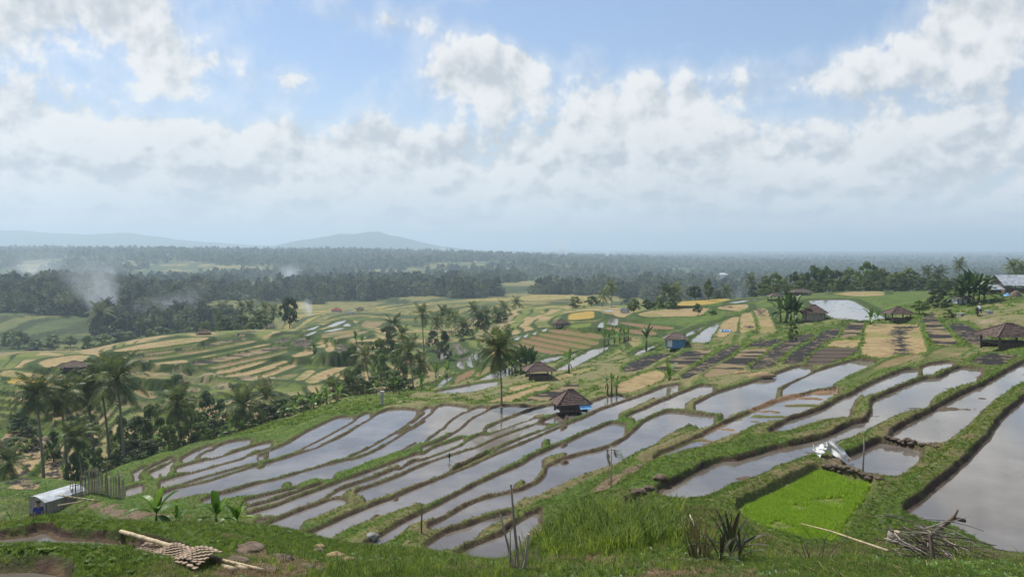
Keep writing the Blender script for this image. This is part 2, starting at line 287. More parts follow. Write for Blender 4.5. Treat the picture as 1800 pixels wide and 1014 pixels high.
 ('straw', None, 0, 'A 800,140 950,90 1300,15 1100,70 900,130'), ('tan', None, 0, 'a 230,745 430,780 400,830 300,800'), ('tan', None, 0, 'a 600,700 880,735 860,760 700,740'),
 # ditches in the near bank
 ('mudwater', 4.95, .1, 'L -200,490 0,478 200,458 280,430 340,435 400,478 620,483 830,500 1030,530 1200,560 1290,600 1130,575 950,540 800,512 600,505 460,508 250,522 0,522 -200,530'),
 ('mudwater', 3.9, .1, 'L -300,700 200,688 420,712 430,790 -300,830'),
]
# patches of colour with a shape of their own: burnt straw, bare paths
PAINT = [
 ('burnt', 'h 1310,490 1350,450 1550,410 1480,460 1430,520 1420,600 1500,700 1480,725 1390,720 1340,600'),
 ('burnt', 'N 0,600 80,510 170,505 110,590 0,680'), ('burnt', 'N 150,705 250,540 315,535 262,650 200,722'), ('burnt', 'N 290,805 320,710 360,700 375,800 330,832'),
 ('burnt', 'N 335,690 350,620 385,580 375,680'), ('burnt', 'N 405,740 430,650 450,640 465,740 440,780'), ('burnt', 'N 60,870 120,845 230,850 200,868'), ('burnt', 'N -20,860 60,800 170,730 190,745 90,820 0,880'),
 ('burnt', 'g 1350,145 1440,130 1455,210 1400,195'), ('burnt', 'g 1265,330 1320,315 1330,350 1275,365'), ('burnt', 'g 1065,110 1110,105 1110,140 1075,138'),
 ('burnt', 'a 1260,185 1340,140 1460,128 1380,185'), ('burnt', 'b 850,390 890,395 905,440 860,430'),
 ('dirt', 'J 560,430 700,330 850,240 1000,200 1250,130 1500,60 1620,0 1660,20 1400,110 1000,240 830,300 640,430'),
 ('path', 'J 100,800 500,785 800,795 1000,825 1300,900 1330,940 1000,880 700,830 400,835 150,835'),
 ('path', 'J 930,450 1010,500 1150,560 1300,640 1400,720 1300,700 1150,600 980,520'),
 ('dirt', 'L 560,290 700,262 900,285 1060,320 1250,325 1100,345 820,330 640,310'), ('dirt', 'L 240,410 380,370 350,400 300,425'), ('dirt', 'L 0,545 200,530 280,560 180,590 0,600'),
 ('dirt', 'p 395,980 420,955 470,958 505,985 560,1000 520,1030 420,1020'), ('dirt', 'Q 800,580 900,570 1150,610 1160,640 1000,620'), ('dirt', 'K 700,170 780,170 1090,235 1040,262 900,240'),
 ('path', 'V 1080,450 1200,460 1400,490 1600,530 1560,545 1380,505 1200,475'), ('path', 'a 130,545 700,600 1200,625 1789,650 1789,665 1200,650 700,625 140,560'),
 ('path', 'a 680,570 760,600 1000,660 1250,700 1200,740 950,680 740,640'), ('dirt', 'D 680,1010 820,960 1100,890 1300,850 1200,900 900,980'),
 ('straw', 'M 1000,700 1100,640 1200,660 1080,720'), ('orangep', 'G 700,700 800,610 1000,520 1300,460 1500,420 1300,520 1000,600 850,690'),
]
# ------------------------------------------------------------------ terrain
CP = []                                           # (t, Y, h below the eye)
def cpt(px, py, Y):
    t, s = pxray(px, py); CP.append((t, Y, -s * Y))
def cph(px, Y, h): CP.append(((px - 900) / FPX, Y, h))
for px in (-150, 0, 200, 400):
    for Y, h in ((3, 1.6), (6, 2.9), (10, 3.9), (14, 5.2), (20, 7.7), (24, 10.3)): cph(px, Y, h)
for px in (500, 580): cph(px, 20, 7.9); cph(px, 24, 9.9)
for px in (680, 780, 880): cph(px, 20, 8.1)
for px in (-150, 0, 100): cph(px, 36, 14.5)
for px in (600, 900, 1200, 1500, 1800, 1950):
    for Y, h in ((3, 1.6), (6, 2.6)): cph(px, Y, h)
for a in [(0,922,17),(200,918,17),(350,922,18),(450,930,18),(500,936,17.5),(600,957,16.5),(600,1020,9.5),(750,966,16),(900,978,15),(900,1014,9.5),(1050,905,15.5),(1050,968,12.5),(1050,1014,9.5),
          (1150,950,12),(1200,1000,9.5),(1350,990,9.5),(1500,985,9.5),(1650,985,9.2),(1800,990,8.8),(1260,900,14),(1050,880,19),(1075,855,27),(1200,882,20),(1350,965,13),(1500,965,13),(1650,955,13),(1250,930,13),
          (0,880,56),(80,890,54),(180,880,50),(250,878,46),(0,850,75),(0,800,100),(100,835,96),(200,830,96),(0,740,115),(0,690,125),(0,640,150),(0,620,185),(130,645,140),(200,745,124),(200,700,141),
          (200,668,154),(200,625,170),(200,608,180),(330,725,132),(330,672,150),(340,640,161),(350,600,182),(350,585,198),(450,745,110),(450,697,141),(450,650,161),(450,610,178),(450,585,199),
          (600,702,98),(600,665,150),(600,640,164),(600,600,182),(600,570,230),(600,548,320),(520,705,136),(560,640,170),
          (750,694,96),(750,640,150),(760,615,165),(760,580,240),(750,555,310),(740,535,420),(820,640,145),(850,620,150),
          (900,692,88),(900,660,106),(900,630,130),(900,600,152),(920,570,185),(900,545,260),(900,530,340),
          (1000,685,85),(1000,650,108),(1000,618,138),(1000,600,149),(1000,580,160),(1000,565,170),(1000,545,215),(1000,535,260),
          (1050,660,91),(1050,620,128),(1080,600,142),(1100,570,160),(1100,550,185),(1100,535,230),
          (1200,650,86),(1200,612,122),(1200,580,146),(1200,555,170),(1200,540,195),(1200,528,230),
          (1350,630,83),(1350,600,104),(1350,585,118),(1350,560,132),(1350,535,165),(1350,522,200),
          (1500,610,88),(1500,590,101),(1500,570,119),(1500,520,190),(1500,511,225),
          (1650,625,70),(1650,600,83),(1650,575,100),(1650,555,108),(1650,540,118),(1650,520,150),(1650,512,190),
          (1800,618,57),(1800,600,69),(1800,580,83),(1800,565,92),(1800,545,104),(1800,520,118),(1800,516,135),(1800,505,190),(1720,540,112),(1720,520,124),(1950,610,58),(1950,560,95),(1950,515,130)]:
    cpt(*a)
for px, Y, h in [(0,30,12.5),(200,30,12),(100,40,15.5),(-150,60,19),(-150,100,25),(-150,150,23),(-150,200,25),(0,270,39),(200,270,39),(350,300,38),(450,300,36),(0,350,36),(200,380,37),(350,420,36),(500,420,33),(600,450,34),(750,520,35),(900,480,33),
                 (1050,350,32),(1200,330,30),(1350,320,26),(1500,340,24),(1650,320,22),(1800,320,21),(1950,320,21),(1200,500,42),(1500,550,45),(1800,550,45)]: cph(px, Y, h)
for a in [(0,545,440),(0,512,560),(150,560,420),(100,500,800),(300,535,480),(300,508,800),(300,478,1400),(0,472,1500),(-200,472,1500),(-200,440,2500),(0,440,2500),(300,441,2500),(600,520,650),(600,500,900),(600,472,1500),(600,444,2400),
          (900,520,620),(900,500,850),(900,476,1400),(900,453,2200),(1050,528,520),(1050,505,800),(1050,490,1200),(1200,500,1000),(1200,486,1400),(1200,469,1950),(1400,484,1500)]: cpt(*a)
for px in (1500, 1700, 1950): cph(px, 900, 46); cph(px, 1700, 50)
for px in range(-300, 2200, 300):
    for Y in (4500, 9000, 18000, 40000): cph(px, Y, 52)
def chaikin(P, n=2):
    P = np.array(P, float)
    for _ in range(n):
        Q = np.roll(P, -1, 0); P = np.stack([P * .87 + Q * .13, P * .13 + Q * .87], 1).reshape(-1, 2)
    return P
POLYPX = [np.array(T_(f[3])) for f in FIELDS]
for (kind, h, mud, spec), pp in zip(FIELDS, POLYPX):
    if h is None: continue
    for q in ([pp.mean(0)] if len(pp) < 8 else [pp[i] for i in range(0, len(pp), 5)]):
        t, s = pxray(*q)
        if s < 0: CP.append((t, min(max(-h / s, 5), 400), h + 0.0))
CP = np.array(CP)
def feat(t, Y): return np.stack([np.asarray(t) * 2.6, np.log(np.asarray(Y))], -1)
def tps(r2): return 0.5 * r2 * np.log(r2 + 1e-12)
_F = feat(CP[:, 0], CP[:, 1]); _n = len(_F)
_A = tps(((_F[:, None] - _F[None]) ** 2).sum(-1)) + np.eye(_n) * 0.0012
_P = np.concatenate([np.ones((_n, 1)), _F], 1)
_M = np.block([[_A, _P], [_P.T, np.zeros((3, 3))]])
_val = np.log(CP[:, 2])                           # the depth below the eye, smooth in its logarithm
_W = np.linalg.solve(_M, np.concatenate([_val, np.zeros(3)]))
def Hsm(t, Y):
    """smooth depth below the eye at X = t*Y"""
    t = np.asarray(t, float); Y = np.asarray(Y, float); sh = t.shape; f = feat(t.ravel(), Y.ravel()); out = np.empty(len(f))
    for i in range(0, len(f), 20000):
        g = f[i:i + 20000]; out[i:i + 20000] = tps(((g[:, None] - _F[None]) ** 2).sum(-1)) @ _W[:_n] + _W[_n] + g @ _W[_n + 1:]
    return np.exp(out).reshape(sh)

# coarse smooth table for quick look-ups
TT = np.linspace(-0.92, 0.92, 185); LY = np.linspace(math.log(3.0), math.log(42000), 420)
_tg, _yg = np.meshgrid(TT, np.exp(LY)); HTAB = Hsm(_tg, _yg)
def bil(tab, t, Y):
    u = np.clip((np.asarray(t) - TT[0]) / (TT[1] - TT[0]), 0, len(TT) - 1.001); v = np.clip((np.log(Y) - LY[0]) / (LY[1] - LY[0]), 0, len(LY) - 1.001)
    i = u.astype(int); j = v.astype(int); fu = u - i; fv = v - j
    return (tab[j, i] * (1 - fu) + tab[j, i + 1] * fu) * (1 - fv) + (tab[j + 1, i] * (1 - fu) + tab[j + 1, i + 1] * fu) * fv
def cast_smooth(px, py, ymin=5.0):
    t, s = pxray(px, py); ys = np.exp(np.linspace(math.log(ymin), math.log(40000), 1600))
    d = -bil(HTAB, np.full_like(ys, t), ys) - s * ys
    k = np.nonzero(d >= 0)[0]
    return (t, ys[k[0]]) if len(k) else (t, 40000.0)
# field levels and outlines in the world
def HBk(k):
    f = FIELDS[k][0]
    return (.15 if levels[k] < 5.5 else .22 if levels[k] < 9 else .18) if f in ('water', 'mudwater', 'orange', 'seedling') else .12
levels = []
for (kind, h, mud, spec), pp in zip(FIELDS, POLYPX):
    if h is None:
        hs = []
        for q in list(pp[::max(1, len(pp) // 6)]) + [pp.mean(0)]:
            t, y = cast_smooth(*q, ymin=30)
            if y < 600: hs.append(float(bil(HTAB, t, y)))
        h = float(np.median(hs)) if hs else 25.0
    levels.append(h)
def inpoly(P, q):
    x, y = q; c = False; n = len(P)
    for i in range(n):
        x1, y1 = P[i]; x2, y2 = P[i - 1]
        if (y1 > y) != (y2 > y) and x < (x2 - x1) * (y - y1) / (y2 - y1) + x1: c = not c
    return c
POLYW = []
for k, ((kind, h0, mud, spec), pp) in enumerate(zip(FIELDS, POLYPX)):
    P = chaikin(pp, 2); h = levels[k]; area = 0.5 * np.sum(P[:, 0] * np.roll(P[:, 1], -1) - np.roll(P[:, 0], -1) * P[:, 1])
    sgn = 1 if area > 0 else -1
    nx = (np.roll(P[:, 1], -1) - np.roll(P[:, 1], 1)) * sgn; ny = -(np.roll(P[:, 0], -1) - np.roll(P[:, 0], 1)) * sgn
    ln = np.hypot(nx, ny) + 1e-9; ny /= ln; nx /= ln
    W = []
    hb = HBk(k)
    for (px, py), dn, dx in zip(P, ny, nx):
        hh = h
        if dn > 0.15:                              # the side towards the viewer is seen past the top of the bank there
            hn = h
            if h0 is not None:
                for j in range(len(FIELDS)):
                    if j != k and FIELDS[j][1] is not None and abs(levels[j] - h) < 1.6 and (inpoly(POLYPX[j], (px + dx * 9, py + 12)) or inpoly(POLYPX[j], (px + dx * 18, py + 22))): hn = min(hn, levels[j])
            hh = h - ((h - hn) + hb) * float(sst(np.float64(dn), 0.15, 0.6)) * 0.92
        t, s = pxray(px, py); Y = min(-hh / s if s < -1e-4 else 9e9, 500.0)
        W.append((t * Y, Y))
    POLYW.append(np.array(W))

# grid: fine near the viewer, wider far away
NT_, NR = 860, 800
tg = np.linspace(-0.80, 0.80, NT_)
yr = np.concatenate([np.exp(np.linspace(math.log(4.0), math.log(11.0), 60))[:-1], np.exp(np.linspace(math.log(11.0), math.log(260.0), NR))])
Tm, Ym = np.meshgrid(tg, yr); Xm = Tm * Ym
Hm = bil(HTAB, Tm, Ym)
def seg_dist(P, X, Y):
    """signed distance (negative inside)"""
    best = np.full(X.shape, 1e18); par = np.zeros(X.shape, bool); n = len(P)
    for i in range(n):
        x1, y1 = P[i]; x2, y2 = P[(i + 1) % n]; dx, dy = x2 - x1, y2 - y1; L2 = dx * dx + dy * dy + 1e-12
        u = np.clip(((X - x1) * dx + (Y - y1) * dy) / L2, 0, 1); d2 = (X - x1 - u * dx) ** 2 + (Y - y1 - u * dy) ** 2
        best = np.minimum(best, d2)
        c = (y1 > Y) != (y2 > Y)
        if c.any(): par ^= c & (X < (x2 - x1) * (Y - y1) / (y2 - y1 + 1e-12) + x1)
    d = np.sqrt(best); return np.where(par, -d, d)
def region(P, m):
    x0, y0 = P.min(0) - m; x1, y1 = P.max(0) + m
    j0, j1 = np.searchsorted(yr, [y0, y1]); ylo = max(y0, 1.0)
    lo = min(x0 / ylo, x0 / y1, x1 / ylo); hi = max(x1 / ylo, x1 / y1, x0 / ylo)
    i0, i1 = np.searchsorted(tg, [lo, hi]); return slice(max(j0 - 1, 0), min(j1 + 1, len(yr))), slice(max(i0 - 1, 0), min(i1 + 1, NT_))
SDn = np.full(Xm.shape, 99.0); SD2 = np.full(Xm.shape, 99.0); ZMX = np.full(Xm.shape, -99.0); KN = np.full(Xm.shape, -1); WS = np.zeros(Xm.shape); WZ = np.zeros(Xm.shape); INS = np.full(Xm.shape, -1)
edge = (fbm(Xm, Ym, 1.1, 3, 5) - 0.5)
for k, P in enumerate(POLYW):
    rad = 4.0 if P[:, 1].mean() < 90 else 3.0
    a, b = region(P, rad)
    if a.stop - a.start < 2 or b.stop - b.start < 2: continue
    s = seg_dist(P, Xm[a, b], Ym[a, b]) + edge[a, b] * (0.10 if P[:, 1].mean() < 85 else 0.30)
    if FIELDS[k][0] not in ('water', 'mudwater', 'orange', 'seedling'): s = s - (0.28 if P[:, 1].mean() < 125 else 0.5)
    hb = HBk(k)
    zt = -levels[k] + hb
    w = np.where(s < rad, 1.0 / (np.maximum(s, 0) + (0.06 if P[:, 1].mean() < 100 else 0.25)) ** (3 if P[:, 1].mean() < 100 else 9), 0)
    WS[a, b] += w; WZ[a, b] += w * zt
    ZMX[a, b] = np.where(s < 0.55, np.maximum(ZMX[a, b], zt), ZMX[a, b])
    m = s < SDn[a, b]
    SD2[a, b] = np.where(m, SDn[a, b], np.minimum(SD2[a, b], s))
    SDn[a, b] = np.where(m, s, SDn[a, b]); KN[a, b] = np.where(m, k, KN[a, b])
BW = np.clip(0.11 + Ym * 0.0010, .12, .36)
SDn = np.maximum(SDn, BW - (SD2 - SDn) * 0.5)     # a bank always stands between two fields
INSIDE = (SDn < 0)
LEV = np.array(levels + [0.0]); zk = -LEV[KN]
kinds = sorted({f[0] for f in FIELDS}); KID = {n: i for i, n in enumerate(kinds)}
KA = np.array([KID[f[0]] for f in FIELDS] + [-1])[KN]
MUD = np.array([f[2] for f in FIELDS] + [0])[KN]; wetk = [KID[n] for n in ('water', 'mudwater', 'orange')]
WET = np.isin(KA, wetk)
# natural ground: small undulation near, cut terraces beyond
nat = -Hm + (fbm(Xm, Ym, 2.6, 4, 3) - .5) * np.clip(0.55 - Ym / 400, .1, .5) * sst(Ym, 5, 9) * (.45 + .55 * sst(Ym, 18, 40))
stp = 0.55
u = (-Hm + (fbm(Xm, Ym, 34, 3, 9) - .5) * 2.2) / stp
fr = u - np.floor(u); terr = (np.floor(u) + sst(fr, 0.80, 1.0)) * stp + 0.10 * sst(fr, 0.62, 0.72) * (1 - sst(fr, 0.9, 1))
TS0 = np.where(Tm < -.14, 84.0, 112.0); TMASK = sst(Ym, TS0, TS0 + 14) * (1 - sst(Tm * 900 / 0.625 * 1.0, 190, 260) * (1 - sst(Ym, 225, 250)))
nat = nat * (1 - TMASK) + terr * TMASK
top = np.where(WS > 0, np.where(ZMX > -90, .45 * WZ / np.maximum(WS, 1e-9) + .55 * ZMX, WZ / np.maximum(WS, 1e-9)), nat) + (fbm(Xm, Ym, 0.55, 3, 21) - .5) * 0.13 * (1 - sst(Ym, 60, 150))
bl = np.where(Ym < 22, sst(SDn, .35, 1.6), sst(SDn, 1.0, 4.0))
gap = top * (1 - bl) + nat * bl
mudn = fbm(Xm * 0.6, Ym, 0.8, 4, 31)
floor_ = np.where(WET, zk - 0.10 + np.clip(MUD * (mudn - 0.47) * 0.9, -0.02, 0.05 + 0.12 * MUD), zk + (fbm(Xm, Ym, 0.9, 3, 33) - .5) * .07)
fw = np.where(Ym < 60, 0.12, 0.22)
inner = floor_ + (zk + 0.03 - floor_) * sst(SDn, -0.22, 0.0)
outer = zk + 0.03 + (gap - zk - 0.03) * sst(SDn, 0.0, fw)
Zm = np.where(INSIDE, np.where(WET, inner, floor_), np.where((KN >= 0) & (SDn < 4), outer, nat))
# ---- colours
def mixc(c, col, f): return c * (1 - f[..., None]) + np.array(col) * f[..., None]
n1 = fbm(Xm, Ym, 1.3, 4, 41); n2 = fbm(Xm, Ym, 6.0, 4, 42); n3 = fbm(Xm, Ym, 22.0, 3, 43); n4 = fbm(Xm, Ym, .35, 3, 44)
GRN = (.070, .120, .018); DGRN = (.042, .072, .015); YGRN = (.125, .165, .026); STRAW = (.33, .245, .125); TAN = (.22, .185, .095); SOIL = (.075, .052, .034); MUDC = (.115, .085, .060)
BURNT = (.022, .020, .020); BROWN = (.205, .130, .068); DIRT = (.17, .125, .085); SEED = (.115, .27, .012); YEL = (.36, .25, .06); ORA = (.24, .145, .082)
C = np.zeros(Xm.shape + (3,)); C[:] = GRN
C = mixc(C, DGRN, sst(n2, .50, .70) * .8); C = mixc(C, YGRN, sst(n1, .50, .72) * .75); C = mixc(C, TAN, sst(n2 * .5 + n4 * .5, .58, .72) * .45)
# cut terraces beyond: treads and faces
tid = hash2(np.floor(u), np.floor(n3 * 6), 3)
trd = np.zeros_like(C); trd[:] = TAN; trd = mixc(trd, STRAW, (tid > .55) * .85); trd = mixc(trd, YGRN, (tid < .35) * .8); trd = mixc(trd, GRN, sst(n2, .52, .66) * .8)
trd = mixc(trd, (.026, .046, .010), sst(fr, .66, .74) * .97); trd = mixc(trd, (.13, .15, .035), sst(fr, .58, .66) * (1 - sst(fr, .70, .76)) * .8)  # face grass darkened in colour to suggest shade, lip picked out paler
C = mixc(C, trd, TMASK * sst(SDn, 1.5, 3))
# banks between fields: grass or laid straw on top, bare cut soil at the foot
bank = (1 - INSIDE) * (SDn < 1.4)
strawy = sst(fbm(Xm, Ym, 7.0, 3, 51), .40, .50) * np.exp(-((Xm - 4) / 24) ** 2) * sst(Ym, 18, 24) * (1 - sst(Ym, 78, 95)) * 0.95
C = mixc(C, np.array(GRN) * 1.05, bank * .65)
C = mixc(C, (.205, .150, .085), bank * (SDn < .75) * np.clip(strawy * (0.65 + 0.7 * (n4 - .5)), 0, 1))
C = mixc(C, SOIL, bank * WET * (1 - sst(SDn, fw * .55, fw * 1.25)) * (Ym < 100) * (0.6 + .5 * (n4 > .45)))
C = mixc(C, TAN, sst(n3 * .5 + n1 * .5, .40, .54) * sst(Ym, 58, 70) * (1 - sst(Ym, 118, 128)) * (SDn > .45) * .75 * (Xm > -12))
C = mixc(C, (.026, .046, .010), (~INSIDE) * (SDn < np.where(Ym > 135, 1.8, 1.0)) * sst(Ym, 100, 125) * (0.75 + .5 * (n4 - .5)) * ((-zk) > -99) * sst(SDn, .05, .25) * (KN >= 0))  # dark riser grass, painted deeper to stand in for shaded faces
def setk(name, col):
    m = INSIDE & (KA == KID[name]); C[m] = col[m] if isinstance(col, np.ndarray) else col
base = np.zeros_like(C)
st = mixc(mixc(base + np.array(STRAW), (.24, .17, .085), sst(n1, .45, .7) * .7), YGRN, sst(n2, .56, .72) * .5)
st *= (0.82 + .36 * n4)[..., None]
setk('straw', st); setk('tan', mixc(st * .72, GRN, sst(n2, .46, .66) * .6)); setk('yellow', base + np.array(YEL)); setk('brown', mixc(base + np.array(BROWN), YGRN, sst(n2, .55, .75) * .5))
bu = mixc(base + np.array(BURNT), (.20, .155, .09), sst(n4 * .55 + n1 * .45, .53, .62) * .85)
setk('burnt', bu); mx = mixc(base + np.array(BURNT), np.array((.23, .175, .095)), sst(fbm(Xm, Ym * 2.4, 3.2, 4, 61), .46, .55)); setk('mixb', mx)
rows = (np.sin(Ym * 2.2 + n2) > 0.45).astype(float); setk('bed', mixc(base + np.array((.10, .072, .052)), (.045, .035, .03), rows))
setk('seedling', base + np.array((.13, .17, .03))); setk('water', base + np.array(MUDC)); setk('mudwater', base + np.array((.13, .09, .055)))
setk('orange', mixc(base + np.array(ORA), GRN, sst(n2, .54, .68) * .7)); setk('grass', base + np.array((.10, .16, .03)))
PC = dict(burnt=bu, dirt=mixc(base + np.array(DIRT), GRN, sst(n4, .6, .75) * .5), path=mixc(base + np.array((.27, .215, .14)), GRN, sst(n1, .52, .66) * .6), straw=st, orangep=base + np.array(ORA))
for kind, spec in PAINT:
    W = []
    for px, py in chaikin(T_(spec), 2):
        t, y = cast_smooth(px, py, 7.0); 
        j = min(np.searchsorted(yr, y), len(yr) - 1); W.append((t * y, min(y, 255)))
    PAINTW = np.array(W); a, b = region(PAINTW, 1.0)
    if a.stop - a.start < 2: continue
    s = seg_dist(PAINTW, Xm[a, b], Ym[a, b]); wid = 0.25 + 0.004 * PAINTW[:, 1].mean()
    f = 1 - sst(s + (n4[a, b] - .5) * wid * 3.0 + edge[a, b] * wid * 4, -wid * .4, wid * .4)
    C[a, b] = C[a, b] * (1 - f[..., None]) + PC[kind][a, b] * f[..., None]
C = np.clip(C * (0.86 + .28 * fbm(Xm, Ym, .18, 2, 71))[..., None], 0, 1)

# ---- visible-surface look-up on the finished ground
ZL = Zm
def ground_z(X, Y):
    t = X / Y
    if Y >= 259.0: return CAMZ - float(bil(HTAB, t, Y))
    i = (t - tg[0]) / (tg[1] - tg[0]); i0 = int(np.clip(i, 0, NT_ - 2)); j0 = int(np.clip(np.searchsorted(yr, Y) - 1, 0, len(yr) - 2))
    fu = np.clip(i - i0, 0, 1); fv = np.clip((Y - yr[j0]) / (yr[j0 + 1] - yr[j0]), 0, 1)
    return CAMZ + float((ZL[j0, i0] * (1 - fu) + ZL[j0, i0 + 1] * fu) * (1 - fv) + (ZL[j0 + 1, i0] * (1 - fu) + ZL[j0 + 1, i0 + 1] * fu) * fv)
def at(px, py, ymin=6.0, ymax=None):
    """the point of the ground that the photograph shows at this pixel"""
    t, s = pxray(px, py)
    i = int(np.clip(round((t - tg[0]) / (tg[1] - tg[0])), 0, NT_ - 1)); d = ZL[:, i] - s * yr
    k = np.nonzero((d >= 0) & (yr > ymin))[0]
    if len(k): Y = yr[k[0]]
    else:
        tt, Y = cast_smooth(px, py, 255)
    if ymax: Y = min(Y, ymax)
    return Vector((t * Y, Y, ground_z(t * Y, Y)))
def atY(px, Y):
    t = (px - 900) / FPX; return Vector((t * Y, Y, ground_z(t * Y, Y)))

# ------------------------------------------------------------------ materials
MATS = {}
def principled(name):
    m = bpy.data.materials.new(name); m.use_nodes = True; T = NT(m.node_tree); b = T.n['Principled BSDF']; MATS[name] = m; return m, T, b
def simple(name, col, var=.25, scale=6.0, rough=.85, bump=.0, col2=None, spec=.3, stretch=None, trans=0.0, rnd=0.0):
    m, T, b = principled(name)
    tc = T.n.new('ShaderNodeTexCoord'); vec = tc.outputs['Object']
    if stretch:
        mp = T.n.new('ShaderNodeMapping'); mp.inputs['Scale'].default_value = stretch; T.l.new(vec, mp.inputs[0]); vec = mp.outputs[0]
    n = T.noise(vec, scale, 5, .6)
    c2 = col2 or tuple(c * (1 - var) for c in col); c1 = tuple(min(1, c * (1 + var * .7)) for c in col)
    c = T.mix(T.sstep(n, .36, .64), c2, c1)
    if rnd:
        oi = T.n.new('ShaderNodeObjectInfo'); hv = T.n.new('ShaderNodeHueSaturation'); T.l.new(c, hv.inputs['Color'])
        T.l.new(T.sstep(oi.outputs['Random'], 0, 1, 1 - rnd, 1 + rnd), hv.inputs['Value']); T.l.new(T.sstep(oi.outputs['Random'], 0, 1, .5 + .03 * rnd, .5 - .05 * rnd), hv.inputs['Hue']); c = hv.outputs[0]
    T.l.new(c, b.inputs['Base Color']); b.inputs['Roughness'].default_value = rough; b.inputs['Specular IOR Level'].default_value = spec
    if bump:
        bp = T.n.new('ShaderNodeBump'); bp.inputs['Strength'].default_value = bump; bp.inputs['Distance'].default_value = .03; T.l.new(T.noise(vec, scale * 4, 4, .6), bp.inputs['Height']); T.l.new(bp.outputs[0], b.inputs['Normal'])
    if trans:
        tr = T.n.new('ShaderNodeBsdfTranslucent'); T.l.new(c, tr.inputs[0]); mx = T.n.new('ShaderNodeMixShader'); mx.inputs[0].default_value = trans
        T.l.new(b.outputs[0], mx.inputs[1]); T.l.new(tr.outputs[0], mx.inputs[2]); T.l.new(mx.outputs[0], T.n['Material Output'].inputs[0])
    return m
def ground_material(name, fine):
    m, T, b = principled(name)
    at_ = T.n.new('ShaderNodeAttribute'); at_.attribute_name = 'ground_colour'
    geo = T.n.new('ShaderNodeNewGeometry'); p = geo.outputs['Position']
    na = T.noise(p, 9.0 if fine else .25, 6, .65); nb = T.noise(p, 1.7 if fine else .04, 5, .6)
    c = T.mix(T.sstep(na, .30, .70), T.mix(1.0, at_.outputs[0], (.62, .62, .62), 'MULTIPLY'), T.mix(1.0, at_.outputs[0], (1.32, 1.30, 1.25), 'MULTIPLY'))
    c = T.mix(T.sstep(nb, .35, .7, 0, .35), c, T.mix(1.0, c, (.72, .78, .62), 'MULTIPLY'))
    T.l.new(c, b.inputs['Base Color']); b.inputs['Roughness'].default_value = .92; b.inputs['Specular IOR Level'].default_value = .2
    bp = T.n.new('ShaderNodeBump'); bp.inputs['Strength'].default_value = .8 if fine else .5; bp.inputs['Distance'].default_value = .07 if fine else 2.0
    T.l.new(T.noise(p, 14.0 if fine else .5, 6, .7), bp.inputs['Height']); T.l.new(bp.outputs[0], b.inputs['Normal'])
    return m
def water_material():
    m, T, b = principled('paddy_water')
    geo = T.n.new('ShaderNodeNewGeometry'); p = geo.outputs['Position']
    n = T.noise(p, .22, 6, .62); scum = T.sstep(T.noise(p, 1.1, 7, .7), .56, .66)
    c = T.mix(T.sstep(n, .35, .68), (.115, .098, .082), (.20, .178, .155))
    T.l.new(T.mix(T.math('MULTIPLY', scum, T.sstep(n, .42, .62)), c, (.17, .135, .095)), b.inputs['Base Color'])
    T.l.new(T.math('ADD', T.math('MULTIPLY', T.math('MULTIPLY', scum, T.sstep(n, .42, .62)), .22), .03), b.inputs['Roughness']); b.inputs['IOR'].default_value = 1.40; b.inputs['Specular IOR Level'].default_value = .5
    bp = T.n.new('ShaderNodeBump'); bp.inputs['Strength'].default_value = .07; bp.inputs['Distance'].default_value = .02
    mp = T.n.new('ShaderNodeMapping'); mp.inputs['Scale'].default_value = (1.0, 2.2, 1); mp.inputs['Rotation'].default_value = (0, 0, .5); T.l.new(p, mp.inputs[0])
    T.l.new(T.noise(mp.outputs[0], 3.5, 4, .6), bp.inputs['Height']); T.l.new(bp.outputs[0], b.inputs['Normal'])
    return m
M_GROUND = ground_material('ground_near', True); M_FAR = ground_material('ground_far', False); M_WATER = water_material()

# ------------------------------------------------------------------ object tools
def tag(o, label=None, cat=None, group=None, kind=None):
    if label: o['label'] = label
    if cat: o['category'] = cat
    if group: o['group'] = group
    if kind: o['kind'] = kind
    return o
def mesh_np(name, V, F, mat=None, smooth=True, colors=None):
    """V (n,3), F list of index arrays all of one size per array"""
    me = bpy.data.meshes.new(name); Fs = F if isinstance(F, list) else [F]
    nv = len(V); me.vertices.add(nv); me.vertices.foreach_set('co', np.asarray(V, np.float32).ravel())
    nl = sum(f.size for f in Fs); nf = sum(len(f) for f in Fs)
    me.loops.add(nl); me.loops.foreach_set('vertex_index', np.concatenate([f.ravel() for f in Fs]).astype(np.int32))
    st_, tot = [], []; o = 0
    for f in Fs:
        k = f.shape[1]; st_.append(o + np.arange(len(f)) * k); tot.append(np.full(len(f), k)); o += f.size
    me.polygons.add(nf); me.polygons.foreach_set('loop_start', np.concatenate(st_).astype(np.int32)); me.polygons.foreach_set('loop_total', np.concatenate(tot).astype(np.int32))
    me.polygons.foreach_set('use_smooth', np.full(nf, smooth)); me.update(calc_edges=True)
    if colors is not None:
        ca = me.attributes.new('ground_colour', 'FLOAT_COLOR', 'POINT'); ca.data.foreach_set('color', np.concatenate([colors, np.ones((nv, 1))], 1).astype(np.float32).ravel())
    if mat: me.materials.append(mat)
    return me
def link(name, me, parent=None, loc=None, rot=None, scale=None):
    o = bpy.data.objects.new(name, me); COL.objects.link(o)
    if parent: o.parent = parent
    if loc is not None: o.location = loc
    if rot is not None: o.rotation_euler = rot
    if scale is not None: o.scale = scale if hasattr(scale, '__len__') else (scale,) * 3
    return o
def grid_faces(nr, nc):
    i = np.arange(nr * nc).reshape(nr, nc)
    return np.stack([i[:-1, :-1], i[:-1, 1:], i[1:, 1:], i[1:, :-1]], -1).reshape(-1, 4)
nr, nc = Xm.shape
